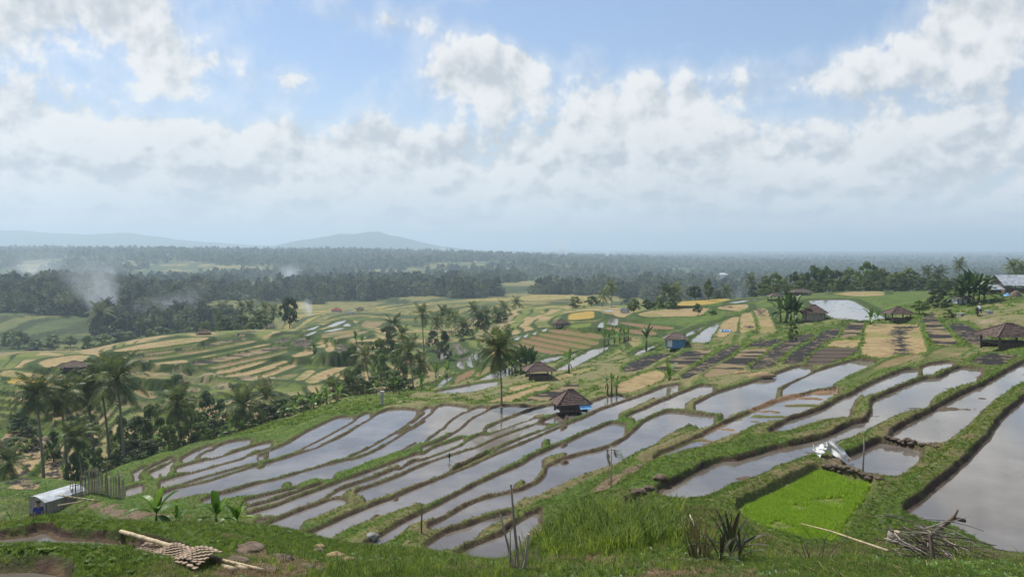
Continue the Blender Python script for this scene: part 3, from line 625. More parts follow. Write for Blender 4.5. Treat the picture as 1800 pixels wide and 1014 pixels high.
tag(link('terrain', mesh_np('terrain', np.stack([Xm, Ym, Zm + CAMZ], -1).reshape(-1, 3), grid_faces(nr, nc), M_GROUND, True, C.reshape(-1, 3))), 'terraced hillside of earth banks, grass verges and cut fields', kind='structure')
# flooded fields: one level sheet each
for k, (f, P) in enumerate(zip(FIELDS, POLYW)):
    if f[0] not in ('water', 'mudwater', 'orange'): continue
    m = INSIDE & (KN == k)
    if not m.any(): continue
    for _ in range(2):
        q = m.copy(); q[1:] |= m[:-1]; q[:-1] |= m[1:]; q[:, 1:] |= m[:, :-1]; q[:, :-1] |= m[:, 1:]; m = q
    cell = m[:-1, :-1] & m[1:, :-1] & m[:-1, 1:] & m[1:, 1:]
    jj, ii = np.nonzero(cell); q = np.stack([jj * nc + ii, jj * nc + ii + 1, (jj + 1) * nc + ii + 1, (jj + 1) * nc + ii], -1)
    if len(q) == 0: continue
    un, inv = np.unique(q, return_inverse=True); V = np.stack([Xm.ravel()[un], Ym.ravel()[un], np.full(len(un), CAMZ - levels[k])], -1); tri = inv.reshape(-1, 4)
    tag(link('paddy_water', mesh_np('paddy_water', V, tri, M_WATER, False)), 'shallow water standing in a rice paddy', kind='structure')
# far ground out to the horizon
FT = np.linspace(-0.9, 0.9, 420); FY = np.exp(np.linspace(math.log(252.0), math.log(41000.0), 300))
ft, fy = np.meshgrid(FT, FY); fx = ft * fy; fh = bil(HTAB, ft, fy)
fz = -fh + (fbm(fx, fy, 180, 4, 81) - .5) * 9 * sst(fy, 300, 700) * (1 - .6 * sst(fy, 3000, 6000)) * np.where(ft * 1440 + 900 > 1300, .5, 1)
stp2 = np.where(fy < 500, 1.3, 2.4); uu = (fz + (fbm(fx, fy, 120, 3, 83) - .5) * 5) / stp2; f2 = uu - np.floor(uu)
tz = (np.floor(uu) + sst(f2, .7, 1)) * stp2; tm = sst(fy, 255, 280) * (1 - sst(fy, 1500, 2200)); fz = fz * (1 - tm) + tz * tm
fz -= 0.6 * (1 - sst(fy, 256, 275))
tid2 = hash2(np.floor(uu), np.floor(fbm(fx, fy, 160, 2, 85) * 9), 5)
fc = np.zeros(fx.shape + (3,)); fc[:] = (.085, .115, .03); fc = mixc(fc, (.21, .185, .06), (tid2 > .5) * .8); fc = mixc(fc, (.30, .24, .07), (tid2 > .8) * .8); fc = mixc(fc, (.045, .07, .018), (tid2 < .22) * .7)
fc = mixc(fc, (.065, .10, .026), (fy < 900) * (ft < -.30) * .6); fc = mixc(fc, (.026, .046, .010), sst(f2, .60, .72) * .9 * tm); fc = mixc(fc, (.03, .05, .016), sst(fy, 1500, 2300))  # step faces get the same green, with shade put into the colour
tag(link('plain', mesh_np('plain', np.stack([fx, fy, fz + CAMZ], -1).reshape(-1, 3), grid_faces(*fx.shape), M_FAR, True, fc.reshape(-1, 3))), 'lowland plain of fields and woods reaching the horizon', kind='structure')
FZ = fz
def far_z(X, Y):
    t = X / Y; u_ = np.clip((t - FT[0]) / (FT[1] - FT[0]), 0, len(FT) - 1.001); v_ = np.clip((np.log(Y) - math.log(FY[0])) / math.log(FY[1] / FY[0]), 0, len(FY) - 1.001)
    i = u_.astype(int); j = v_.astype(int); fu = u_ - i; fv = v_ - j
    return CAMZ + (FZ[j, i] * (1 - fu) + FZ[j, i + 1] * fu) * (1 - fv) + (FZ[j + 1, i] * (1 - fu) + FZ[j + 1, i + 1] * fu) * fv
# ------------------------------------------------------------------ mesh builder
class MB:
    def __init__(s): s.v = []; s.f = []
    def add(s, vs, fs):
        o = len(s.v); s.v += [tuple(v) for v in vs]; s.f += [tuple(i + o for i in f) for f in fs]; return s
    def box(s, c, size, rz=0.0, tilt=None, taper=1.0):
        x, y, z = [k / 2 for k in size]; M = Matrix.Translation(Vector(c)) @ Matrix.Rotation(rz, 4, 'Z')
        if tilt: M = M @ tilt
        P = [M @ Vector((sx * x * (taper if sz > 0 else 1), sy * y * (taper if sz > 0 else 1), sz * z)) for sz in (-1, 1) for sy in (-1, 1) for sx in (-1, 1)]
        return s.add(P, [(0, 2, 3, 1), (4, 5, 7, 6), (0, 1, 5, 4), (2, 6, 7, 3), (0, 4, 6, 2), (1, 3, 7, 5)])
    def tube(s, pts, rad, n=7, cap=True):
        pts = [Vector(p) for p in pts]; rad = rad if hasattr(rad, '__len__') else [rad] * len(pts); V = []; F = []
        for i, p in enumerate(pts):
            d = (pts[min(i + 1, len(pts) - 1)] - pts[max(i - 1, 0)]).normalized(); a = d.orthogonal().normalized() if i == 0 else (a - d * a.dot(d)).normalized(); b = d.cross(a)
            for k in range(n):
                t = 2 * math.pi * k / n; V.append(p + (a * math.cos(t) + b * math.sin(t)) * rad[i])
        for i in range(len(pts) - 1):
            for k in range(n): F.append((i * n + k, i * n + (k + 1) % n, (i + 1) * n + (k + 1) % n, (i + 1) * n + k))
        if cap: F += [tuple(range(n))[::-1], tuple((len(pts) - 1) * n + k for k in range(n))]
        return s.add(V, F)
    def mesh(s, name, mat, smooth=False):
        me = bpy.data.meshes.new(name); me.from_pydata(s.v, [], s.f)
        if mat: me.materials.append(mat)
        if smooth: me.polygons.foreach_set('use_smooth', [True] * len(me.polygons))
        me.update(); return me
    def build(s, name, mat, parent=None, smooth=False, **kw): return link(name, s.mesh(name, mat, smooth), parent, **kw)
def empty(name, loc, rz=0.0, sc=1.0):
    o = bpy.data.objects.new(name, None); COL.objects.link(o); o.location = loc; o.rotation_euler = (0, 0, rz); o.scale = (sc,) * 3; o.empty_display_size = .1; return o
rr = random.uniform
# ------------------------------------------------------------------ materials of things
M_BARK = simple('palm_bark', (.26, .22, .17), .35, 9, .9, .5, stretch=(1, 1, 3)); M_BARK2 = simple('tree_bark', (.15, .11, .08), .4, 8, .9, .5)
M_FROND = simple('palm_frond', (.115, .15, .035), .35, 1.5, .5, col2=(.050, .078, .018), trans=.35, rnd=.35); M_DRYF = simple('dry_frond', (.22, .15, .075), .3, 2, .8, trans=.2)
M_RACH = simple('frond_stalk', (.16, .16, .05), .3, 3, .6)
M_BAN = simple('banana_leaf', (.12, .23, .03), .3, 1.2, .45, col2=(.08, .16, .02), trans=.35, rnd=.35); M_BSTEM = simple('banana_stem', (.13, .14, .06), .35, 5, .7)
M_L1 = simple('foliage_mid', (.12, .19, .035), .4, .8, .6, col2=(.08, .12, .028), trans=.35, rnd=.35); M_L2 = simple('foliage_dark', (.085, .125, .038), .4, .8, .65, trans=.2, rnd=.3)
M_L3 = simple('foliage_light', (.135, .175, .045), .35, .8, .65, trans=.3, rnd=.3); M_L4 = simple('foliage_far', (.115, .145, .055), .5, .05, .8, trans=.12, rnd=.7)
M_GR = simple('grass_blade', (.19, .275, .036), .35, 3, .6, col2=(.095, .160, .022), trans=.5, rnd=.5); M_DG = simple('dry_grass_blade', (.31, .235, .12), .3, 3, .8, trans=.3, rnd=.35)
M_RICE = simple('rice_blade', (.34, .50, .05), .3, .9, .5, col2=(.23, .37, .035), trans=.55, rnd=.3)
M_WOOD = simple('old_wood', (.15, .115, .085), .4, 6, .85, .4, stretch=(1, 1, .2)); M_GREYW = simple('grey_wood', (.36, .305, .25), .35, 7, .85, .4, stretch=(1, 1, .2))
M_BAMB = simple('dry_bamboo', (.46, .36, .22), .25, 5, .6, .2, stretch=(.3, 1, 1)); M_MAT = simple('woven_bamboo', (.36, .27, .19), .3, 14, .8, .4)
M_TILE = simple('clay_tile', (.155, .105, .085), .45, 7, .9, .5, col2=(.075, .055, .048)); M_TILE2 = simple('weathered_tile', (.19, .145, .12), .4, 5, .85, .4)
M_THATCH = simple('thatch', (.17, .125, .095), .4, 9, .95, .6, stretch=(1, 1, .2)); M_REDT = simple('red_tile', (.36, .10, .065), .3, 5, .8, .3)
M_METAL = simple('zinc_sheet', (.36, .39, .42), .3, 2, .5, spec=.5); M_WHITE = simple('white_paint', (.72, .73, .74), .12, 2, .6); M_BLUE = simple('blue_sheet', (.05, .17, .36), .35, 1.6, .5, col2=(.10, .26, .42)); M_TARP = simple('light_blue_sheet', (.22, .48, .78), .15, 2, .4)
M_CLOTH = simple('white_cloth', (.74, .73, .70), .15, 4, .8, .3, trans=.15); M_STONE = simple('grey_stone', (.24, .235, .225), .4, 5, .9, .6); M_CLOD = simple('earth_clod', (.15, .108, .078), .4, 8, .95, .8)
M_CONC = simple('concrete', (.40, .385, .36), .2, 4, .85, .3); M_STRAWP = simple('straw', (.30, .21, .11), .35, 12, .9, .6, stretch=(1, 1, .3)); M_DARK = simple('dark_interior', (.03, .026, .023), .3, 3, .9)
M_SKIN = simple('skin', (.22, .12, .075), .1, 4, .6); M_SHIRT = simple('white_shirt', (.68, .70, .72), .1, 5, .8); M_TROU = simple('dark_trousers', (.03, .032, .04), .2, 5, .8); M_BSHIRT = simple('blue_shirt', (.03, .05, .24), .2, 5, .8)
M_BIKE = simple('bike_paint', (.03, .03, .035), .2, 5, .3, spec=.6); M_RUB = simple('rubber', (.02, .02, .02), .1, 5, .8); M_HAIR = simple('helmet_tan', (.45, .27, .12), .1, 5, .5); M_COCO = simple('coconut', (.16, .17, .05), .35, 6, .6)
M_CORD = simple('dark_strap_leaf', (.035, .055, .022), .4, 2, .5, col2=(.06, .04, .025), trans=.2)

# ------------------------------------------------------------------ palms
def frond_mesh(name, a0, droop, L=3.0, n=26, mat=None, wid=.085, twist=.0):
    m = MB(); pts = []; p = Vector((0, 0, 0)); N = 10
    for i in range(N + 1):
        s = i / N; pts.append(p.copy()); a = a0 - droop * s ** 1.25; p = p + Vector((math.cos(a), twist * s * s, math.sin(a))) * L / N
    def P(s):
        k = min(int(s * N), N - 1); f = s * N - k; return pts[k].lerp(pts[k + 1], f), (pts[k + 1] - pts[k]).normalized()
    m.tube(pts, [.045 * (1 - .8 * i / N) for i in range(N + 1)], 4, False)
    for side in (-1, 1):
        for i in range(n):
            s = .13 + .86 * (i + rr(-.2, .2)) / n; q, d = P(min(s, .999)); l = L * .31 * math.sin(math.pi * (0.16 + .80 * s)) ** .7 * rr(.85, 1.1)
            lat = Vector((-d.y, d.x, 0)).normalized() * side if abs(d.z) < .98 else Vector((0, side, 0)); lat = Vector((0, side, 0)) if lat.length < .1 else lat
            dr = (lat * .80 + d * .62 + Vector((0, 0, -.18 + rr(-.12, .12)))).normalized(); e1 = q + dr * l * .55; e2 = q + dr * l + Vector((0, 0, -l * rr(.18, .42)))
            w = d * wid * .5; m.add([q - w * .5, q + w * .5, e1 + w, e1 - w, e2], [(0, 1, 2, 3), (3, 2, 4)])
    return m.mesh(name, mat or M_FROND, True)
FR = [frond_mesh('frond', R(a), R(dr), twist=tw) for a, dr, tw in ((76, 48, .1), (58, 70, -.1), (38, 88, .15), (16, 84, -.12), (-8, 66, .1), (-38, 42, 0))]
FRD = frond_mesh('frond', R(-58), R(26), n=16, mat=M_DRYF)
def crown_mesh(name, seed, nf=20):
    random.seed(seed); V = []; F = []; off = 0
    for i in range(nf):
        k = min(int(i / nf * 6), 5); me = FR[k]; M = Matrix.Rotation(i * 2.399 + rr(-.2, .2), 4, 'Z') @ Matrix.Scale(rr(.85, 1.08), 4)
        V += [tuple(M @ v.co) for v in me.vertices]; F += [tuple(j + off for j in p.vertices) for p in me.polygons]; off = len(V)
    me = bpy.data.meshes.new(name); me.from_pydata(V, [], F); me.materials.append(M_FROND); me.polygons.foreach_set('use_smooth', [True] * len(me.polygons)); return me
CROWNS = [crown_mesh('crown', 90 + i, 20 - i) for i in range(4)]
NUT = MB()
for i in range(7):
    a = i * .9; c = Vector((.22 * math.cos(a), .22 * math.sin(a), -.18 - .1 * (i % 3)))
    NUT.tube([c + Vector((0, 0, .13)), c + Vector((0, 0, .07)), c, c - Vector((0, 0, .08)), c - Vector((0, 0, .13))], [.02, .09, .115, .09, .02], 6)
NUTM = NUT.mesh('coconuts', M_COCO, True)
random.seed(11)
def palm(px, Y, crown_py, label, group=None, detail=True, lean=0.0, size=1.0, nf=20, crown_px=None):
    b = atY(px, Y); cx = crown_px if crown_px is not None else px; t, s = pxray(cx, crown_py); top = Vector((t * Y, Y, CAMZ + s * Y)); h = max(top.z - b.z, 2.0)
    e = empty('coconut_palm', b); tag(e, label, 'palm tree', group)
    off = Vector((top.x - b.x, lean, 0)); N = 9; pts = []; rad = []
    for i in range(N + 1):
        s_ = i / N; pts.append(Vector((0, 0, -.4)) + Vector((off.x * s_ ** 1.5 + .12 * math.sin(s_ * 3 + px), off.y * s_, (h + .4) * s_))); rad.append(min(1, h / 9.5) * (.16 + .13 * math.exp(-s_ * 9) - .05 * s_) * (1.0 if i % 2 else 1.06))
    MB().tube(pts, rad, 8).build('trunk', M_BARK, e, True)
    c = pts[-1]
    if detail:
        a0 = rr(0, 6.28)
        for i in range(nf):
            k = min(int((i + rr(-.4, .4)) / nf * 6), 5); k = max(k, 0)
            link('frond', FR[k], e, loc=c, rot=(rr(-.1, .1), rr(-.08, .08), a0 + i * 2.399 + rr(-.25, .25)), scale=size * rr(.86, 1.08))
        for i in range(random.choice([1, 3, 5])): link('dry_frond', FRD, e, loc=c - Vector((0, 0, .15)), rot=(0, 0, rr(0, 6.28)), scale=size * .7)
        link('coconuts', NUTM, e, loc=c, scale=size)
    else:
        link('crown', random.choice(CROWNS), e, loc=c, rot=(0, 0, rr(0, 6.28)), scale=size * rr(.92, 1.06))
    return e
# ------------------------------------------------------------------ broadleaf trees (unit height and width)
def tree_meshes(seed, mat, shape='round', nleaf=1500, leaf=.055):
    random.seed(seed); tr = MB(); limbs = []
    th = {'round': .34, 'tall': .30, 'bush': .08, 'open': .40}[shape]
    tr.tube([(0, 0, -.05), (.01, 0, th * .5), (rr(-.03, .03), rr(-.03, .03), th), (rr(-.04, .04), rr(-.04, .04), .66)], [.035, .026, .021, .008], 7)
    for i in range(9):
        a = i * 2.4; z0 = th * rr(.8, 1.4); rx = rr(.24, .42); e = Vector((rx * math.cos(a), rx * math.sin(a), min(z0 + rr(.15, .4), .9))); tr.tube([(0, 0, z0), e * .5 + Vector((0, 0, z0 * .5 - .02)), e], [.014, .010, .004], 5); limbs.append(e)
    cl = []
    for i in range({'round': 34, 'tall': 30, 'bush': 26, 'open': 24}[shape]):
        for _ in range(60):
            z = rr(th * .75, .98); u_ = (z - th * .7) / (1 - th * .7)
            rmax = .48 * math.sqrt(max(0, 1 - (2 * u_ - (1.0 if shape != 'tall' else .75)) ** 2)) if shape != 'bush' else .5 * math.sqrt(max(0, 1 - u_ ** 2)) * rr(.8, 1)
            if shape == 'tall': rmax *= .8
            a = rr(0, 6.28); r_ = rmax * math.sqrt(rr(.15, 1)); c = Vector((r_ * math.cos(a), r_ * math.sin(a), z))
            if all((c - q).length > .075 for q, _ in cl): break
        cl.append((c, rr(.075, .15)))
    V = np.zeros((nleaf, 4, 3)); 
    for i in range(nleaf):
        c, r_ = random.choice(cl); d = Vector((random.gauss(0, 1), random.gauss(0, 1), random.gauss(.25, .8))); d.normalize(); p = c + d * r_ * rr(.5, 1.05) ** .7
        n_ = (d + Vector((rr(-.7, .7), rr(-.7, .7), rr(-.2, .9)))).normalized(); a = n_.orthogonal().normalized(); b = n_.cross(a); th_ = rr(0, 6.28); a, b = a * math.cos(th_) + b * math.sin(th_), b * math.cos(th_) - a * math.sin(th_)
        l = leaf * rr(.6, 1.25); V[i] = [p - a * l, p - b * l * .45, p + a * l, p + b * l * .45]
    me = mesh_np('crown', V.reshape(-1, 3), np.arange(nleaf * 4).reshape(-1, 4), mat, False)
    return tr.mesh('trunk', M_BARK2, True), me
TREES = [tree_meshes(1, M_L1, 'round', 1900), tree_meshes(2, M_L2, 'round', 1900), tree_meshes(3, M_L1, 'tall', 1600), tree_meshes(4, M_L3, 'tall', 1500), tree_meshes(5, M_L2, 'bush', 3400, .036), tree_meshes(6, M_L1, 'bush', 3400, .036), tree_meshes(7, M_L3, 'open', 1100), tree_meshes(8, M_L3, 'bush', 3000, .036), tree_meshes(9, M_L1, 'open', 1300)]
random.seed(12)
def tree(px, Y, top_py, wpx, var, label, group=None, name='leafy_tree', cat='tree'):
    b = atY(px, Y); t, s = pxray(px, top_py); h = max(CAMZ + s * Y - b.z, .8); w = wpx * Y / FPX; h = max(h, w * .62)
    e = empty(name, b, rr(0, 6.28)); tag(e, label, cat, group); tr, cr = TREES[var]
    link('trunk', tr, e, scale=(w * .8, w * .8, h)); link('crown', cr, e, scale=(w, w, h)); return e
# ------------------------------------------------------------------ bananas
def banana_leaf(name, a0, droop, mat=None, wid=.15, tear=.25):
    m = MB(); N = 9; p = Vector((0, 0, 0)); V = []; F = []
    for i in range(N + 1):
        s = i / N; a = a0 - droop * s ** 1.4; d = Vector((math.cos(a), 0, math.sin(a))); up = Vector((-math.sin(a), 0, math.cos(a)))
        w = wid * (math.sin(math.pi * min(1, (s - .12) / .9)) ** .55 if s > .12 else .02); w = max(w, .012) * rr(.9, 1.06)
        V += [p + Vector((0, -w, 0)) + up * w * .35, p, p + Vector((0, w, 0)) + up * w * .35]; p = p + d / N
        if i: F += [(3 * i - 3, 3 * i - 2, 3 * i + 1, 3 * i), (3 * i - 2, 3 * i - 1, 3 * i + 2, 3 * i + 1)]
    m.add(V, F); return m.mesh(name, mat or M_BAN, False)
random.seed(5)
BL_ = [banana_leaf('leaf', R(a), R(d), wid=w) for a, d, w in ((82, 22, .13), (68, 45, .15), (52, 70, .16), (34, 85, .15), (10, 70, .13))]
M_BAN2 = simple('dark_banana_leaf', (.050, .095, .022), .4, 1.2, .5, col2=(.03, .06, .014), trans=.2, rnd=.3)
BLK = [banana_leaf('leaf', R(a), R(d), M_BAN2, w) for a, d, w in ((84, 18, .10), (72, 35, .12), (58, 55, .12), (38, 75, .12), (12, 60, .10))]
BLD = banana_leaf('dead_leaf', R(-50), R(35), M_DRYF, .08); CL_ = [banana_leaf('leaf', R(a), R(d), M_CORD, .055) for a, d in ((84, 10), (66, 25), (45, 40), (25, 50))]
def banana(px, py, hpx, label, group=None, nl=7, Y=None, stem=.45, name='banana_plant', leaves=None, mat=None):
    b = atY(px, Y) if Y else at(px, py); h = hpx * b.y / FPX; e = empty(name, b, rr(0, 6.28)); tag(e, label, 'banana plant' if name == 'banana_plant' else 'plant', group)
    sh = h * stem; MB().tube([(0, 0, -.1), (0, 0, sh * .5), (.02 * h, 0, sh)], [h * .045, h * .036, h * .022], 8).build('stem', M_BSTEM, e, True)
    lv = leaves or BL_
    for i in range(nl):
        k = min(int(i / nl * len(lv)), len(lv) - 1); link('leaf', lv[k], e, loc=(.02 * h, 0, sh * rr(.9, 1.0)), rot=(rr(-.15, .15), rr(-.1, .1), i * 2.4 + rr(-.3, .3)), scale=h * (1 - stem) * rr(.95, 1.2))
    if leaves is None and stem > .3: link('dead_leaf', BLD, e, loc=(0, 0, sh * .9), rot=(0, 0, rr(0, 6)), scale=h * .4)
    return e
# ------------------------------------------------------------------ huts and sheds
def hip_roof(w, d, h, over, ridge, mat, courses=9, name='roof', parent=None, z=0.0):
    """four tiled slopes in overlapping courses"""
    m = MB(); W, D = w / 2 + over, d / 2 + over; rl = ridge / 2
    def ring(u):                                    # u 0 eave .. 1 ridge
        return (W + (rl - W) * u, D * (1 - u) + .03 * u)
    for i in range(courses):
        u0, u1 = i / courses, (i + 1) / courses; a, b = ring(u0); c, e = ring(min(u1 + .03, 1)); z0 = z + h * u0 + .035; z1 = z + h * u1
        lo = [Vector(q) for q in ((-a, -b, z0), (a, -b, z0), (a, b, z0), (-a, b, z0))]; hi = [Vector(q) for q in ((-c, -e, z1), (c, -e, z1), (c, e, z1), (-c, e, z1))]; ns = max(3, int(14 * (1 - u0)))
        for q in range(4):
            V = []
            for t_ in range(ns + 1):
                f = t_ / ns; p0 = lo[q].lerp(lo[(q + 1) % 4], f) + Vector((0, 0, rr(-.02, .03) if 0 < t_ < ns else 0)); V += [p0 - Vector((0, 0, .055)), p0, hi[q].lerp(hi[(q + 1) % 4], f)]
            m.add(V, [x for t_ in range(ns) for x in ((3 * t_, 3 * t_ + 3, 3 * t_ + 4, 3 * t_ + 1), (3 * t_ + 1, 3 * t_ + 4, 3 * t_ + 5, 3 * t_ + 2))])
    a, b = ring(0); m.add([(-a, -b, z - .012), (a, -b, z - .012), (a, b, z - .012), (-a, b, z - .012)], [(3, 2, 1, 0)])
    r = m.build(name, mat, parent)
    c = MB(); c.tube([(-rl - .05, 0, z + h + .03), (rl + .05, 0, z + h + .03)], .09, 6)
    for sx in (-1, 1):
        for sy in (-1, 1): c.tube([(sx * a, sy * b, z + .05), (sx * rl, 0, z + h + .02)], .06, 5)
    c.build('ridge_cap', mat, r); return r
def hut(px, py, wpx, hroof, hwall, label, rot=0.0, mat=None, depth=.8, walls='open', over=.12, name='field_hut', cat='hut', ridge=.18, Y=None, postmat=None, courses=9):
    b = atY(px, Y) if Y else at(px, py); k = b.y / FPX; w = wpx * k / (1 + 2 * over); d = w * depth; hw = hwall * k; hr = hroof * .66 * k; ov = w * over
    e = empty(name, b - Vector((0, 0, .05)), rot); tag(e, label, cat); mat = mat or M_TILE; pm = postmat or M_WOOD
    for sx in (-1, 1):
        for sy in (-1, 1): MB().box((sx * w * .46, sy * d * .46, hw / 2), (.13, .13, hw + .1)).build('post', pm, e)
    if walls in ('open', 'low'):
        hh = hw * (.42 if walls == 'open' else .55)
        f = MB().box((0, 0, hh - .06), (w * .94, d * .94, .10)).build('platform', pm, e)
        n = max(5, int(w / .35))
        for sy in (-1, 1):
            for i in range(n): MB().box((-w * .44 + w * .88 * (i + .5) / n, sy * d * .45, hh * .5), (w * .88 / n - .02, .03, hh * .9)).build('plank', pm, f)
    if walls in ('closed', 'blue', 'white'):
        wm = {'closed': M_GREYW, 'blue': M_BLUE, 'white': M_WHITE}[walls]
        for ax in range(4):
            n = max(4, int(w / .45)); Lw = w if ax % 2 == 0 else d; off = (d if ax % 2 == 0 else w) * .45; wl = empty('wall', (0, 0, 0)); wl.parent = e; wl.rotation_euler = (0, 0, ax * math.pi / 2)
            for i in range(n): MB().box((-Lw * .44 + Lw * .88 * (i + .5) / n, -off, hw * .48), (Lw * .88 / n - .012, .035, hw * .94 + .004 * (i % 2))).build('plank' if walls != 'blue' else 'sheet', wm, wl)
    hip_roof(w, d, hr, ov, w * ridge, mat, courses, 'roof', e, hw)
    return e, w, d, hw, hr
h, w, d, hw, hr = hut(1003, 722, 64, 34, 15, 'dark tiled open hut with a light blue sheet at its eave', R(14), M_TILE, .75)
MB().box((w * .36, -d * .62, hw * .92), (w * .42, .9, .02), 0, Matrix.Rotation(R(38), 4, 'X')).build('blue_sheet', M_TARP, h)
hut(947, 664, 54, 20, 15, 'low dark tiled hut with open front beside dark banana clump', R(10), M_TILE, .8)
h, w, d, hw, hr = hut(1187, 611, 42, 16, 16, 'small tiled hut wrapped in blue sheeting with a white panel', R(-6), M_TILE2, .9, 'blue')
MB().box((-w * .32, -d * .5, hw * .55), (w * .24, .03, hw * .75)).build('white_panel', M_WHITE, h)
hut(1578, 565, 44, 17, 14, 'tiled open hut standing at the near corner of the flooded white field', R(4), M_TILE, .75)
hut(1430, 563, 42, 20, 14, 'steep tiled hut with pale plank wall beside banana clump and flooded white field', R(-8), M_TILE, .8, 'closed')
hut(1772, 612, 92, 30, 24, 'large weathered tiled hut with a dark open shelter on posts below the path', R(6), M_TILE, .7, 'low', courses=12)
hut(1362, 529, 26, 9, 8, 'small brown hut with pale low walls on the rise near the long pool', R(5), M_TILE2, .8)
hut(1408, 519, 36, 8, 6, 'low wide brown roofed hut half sunk behind the rise', R(3), M_TILE2, .7, ridge=.5)
hut(986, 574, 28, 10, 7, 'pale roofed hut on the knoll beside the bright seedling patch', R(12), M_THATCH, .9, 'closed')
hut(131, 651, 46, 13, 6, 'wide low brown roofed hut on the grassy terrace of the left valley', R(-5), M_THATCH, .8, ridge=.25)
hut(592, 549, 20, 6, 4, 'hut with bright red roof at the far edge of the terraces', R(8), M_REDT, .8, 'white')
hut(633, 546, 14, 5, 3, 'low thatched shelter just right of the red roofed hut', R(0), M_THATCH, .8)
hut(358, 588, 26, 8, 4, 'small thatched shelter at the top of the left terraced hill', R(6), M_THATCH, .8)
hut(474, 577, 14, 5, 4, 'tiny brown shelter on the ridge below the palms', R(0), M_THATCH, .8)
h, w, d, hw, hr = hut(617, 552, 12, 2.5, 3, 'small white box shelter near the red roofed hut', 0, M_METAL, .8, 'white', ridge=.6)
# white sheds by the banana row, roadside sheds on the right
h, *_ = hut(1098, 550, 17, 2.2, 7, 'small white shed under the row of round trees', R(4), M_METAL, .7, 'white', ridge=.7)
b = at(1070, 550); e = empty('pale_slab', b, R(8)); tag(e, 'long white sheet lying slanted beside the small white shed', 'sheet'); MB().box((0, 0, .45), (1.9, .9, .06), 0, Matrix.Rotation(R(18), 4, 'X')).build('sheet', M_METAL, e); MB().box((-.7, .3, .2), (.08, .08, .5)).build('prop', M_WOOD, e); MB().box((.7, .3, .2), (.08, .08, .5)).build('prop', M_WOOD, e)
h, *_ = hut(1265, 524, 16, 4, 3, 'tiny white roofed shelter beyond the yellow rice', R(-12), M_METAL, .6, 'white', ridge=.5)
def gable(px, Y, wpx, dlen, hw, hr, label, rot, roofmat, wallmat):
    b = atY(px, Y); w = wpx * Y / FPX; e = empty('shed', b, rot); tag(e, label, 'shed'); r = MB(); n = 14
    for i in range(n):
        x0 = -w / 2 - .3 + (w + .6) * i / n; x1 = x0 + (w + .6) / n - .01; zz = .02 * (i % 2)
        r.add([(x0, -dlen / 2 - .4, hw - .1 + zz), (x1, -dlen / 2 - .4, hw - .1 + zz), (x1, 0, hw + hr + zz), (x0, 0, hw + hr + zz), (x1, dlen / 2 + .4, hw - .1 + zz), (x0, dlen / 2 + .4, hw - .1 + zz)], [(0, 1, 2, 3), (3, 2, 4, 5)])
    r.build('roof', roofmat, e)
    for sx in (-1, 0, 1):
        for sy in (-1, 1): MB().box((sx * w * .47, sy * dlen * .46, hw / 2 - .1), (.12, .12, hw + .2)).build('post', M_WOOD, e)
    n = 12
    for i in range(n): MB().box((-w * .46 + w * .92 * (i + .5) / n, -dlen * .44, hw * .34), (w * .92 / n - .015, .03, hw * .68 + .03 * (i % 3))).build('plank', wallmat, e)
    for sx in (-1, 1): MB().add([(sx * w * .47, -dlen * .46, 0), (sx * w * .47, dlen * .46, 0), (sx * w * .47, dlen * .46, hw), (sx * w * .47, 0, hw + hr * .9), (sx * w * .47, -dlen * .46, hw)], [(0, 1, 2, 3, 4)]).build('end_wall', wallmat, e)
    return e
gable(1800, 132, 92, 5.0, 1.5, 1.5, 'large roadside shed with a shining zinc roof on the green bank', R(-4), M_METAL, M_WOOD)
gable(1742, 128, 22, 2.4, .9, .6, 'low lean-to with pale zinc roof next to the large roadside shed', R(10), M_METAL, M_WOOD)
gable(1688, 118, 18, 2.0, .8, .3, 'whitewashed low shed on the grassy bank left of the big banana clump', R(0), M_TILE2, M_WHITE)
b = atY(1772, 119); e = empty('tarpaulin', b); tag(e, 'crumpled bright blue tarpaulin in front of the zinc roofed shed', 'tarpaulin'); m = MB(); n = 9
V = [((i / (n - 1) - .5) * 1.3, (j / (n - 1) - .5) * .9, .5 * math.exp(-((i / (n - 1) - .5) ** 2 + (j / (n - 1) - .5) ** 2) * 9) + rr(0, .12)) for j in range(n) for i in range(n)]; m.add(V, [tuple(int(q) for q in f) for f in grid_faces(n, n)]).build('sheet', M_TARP, e)
b = atY(1787, 118); e = empty('straw_heap', b); tag(e, 'round grey straw heap in front of the zinc roofed shed', 'straw heap')
def heap(parent, r, h, mat, name='heap', seed=0, rough=.12, n=14):
    random.seed(seed); m = MB(); V = [(0, 0, h)]
    for j in range(1, 7):
        for i in range(n): a = 2 * math.pi * i / n; q = r * j / 6 * (1 + rr(-rough, rough)); V.append((q * math.cos(a), q * math.sin(a), h * (1 - (j / 6) ** 2) * (1 + rr(-rough, rough)) - (.08 if j == 6 else 0)))
    F = [(0, 1 + i, 1 + (i + 1) % n) for i in range(n)]
    for j in range(5):
        for i in range(n): F.append((1 + j * n + i, 1 + (j + 1) * n + i, 1 + (j + 1) * n + (i + 1) % n, 1 + j * n + (i + 1) % n))
    return m.add(V, F).build(name, mat, parent, True)
heap(e, .9, .8, M_THATCH)
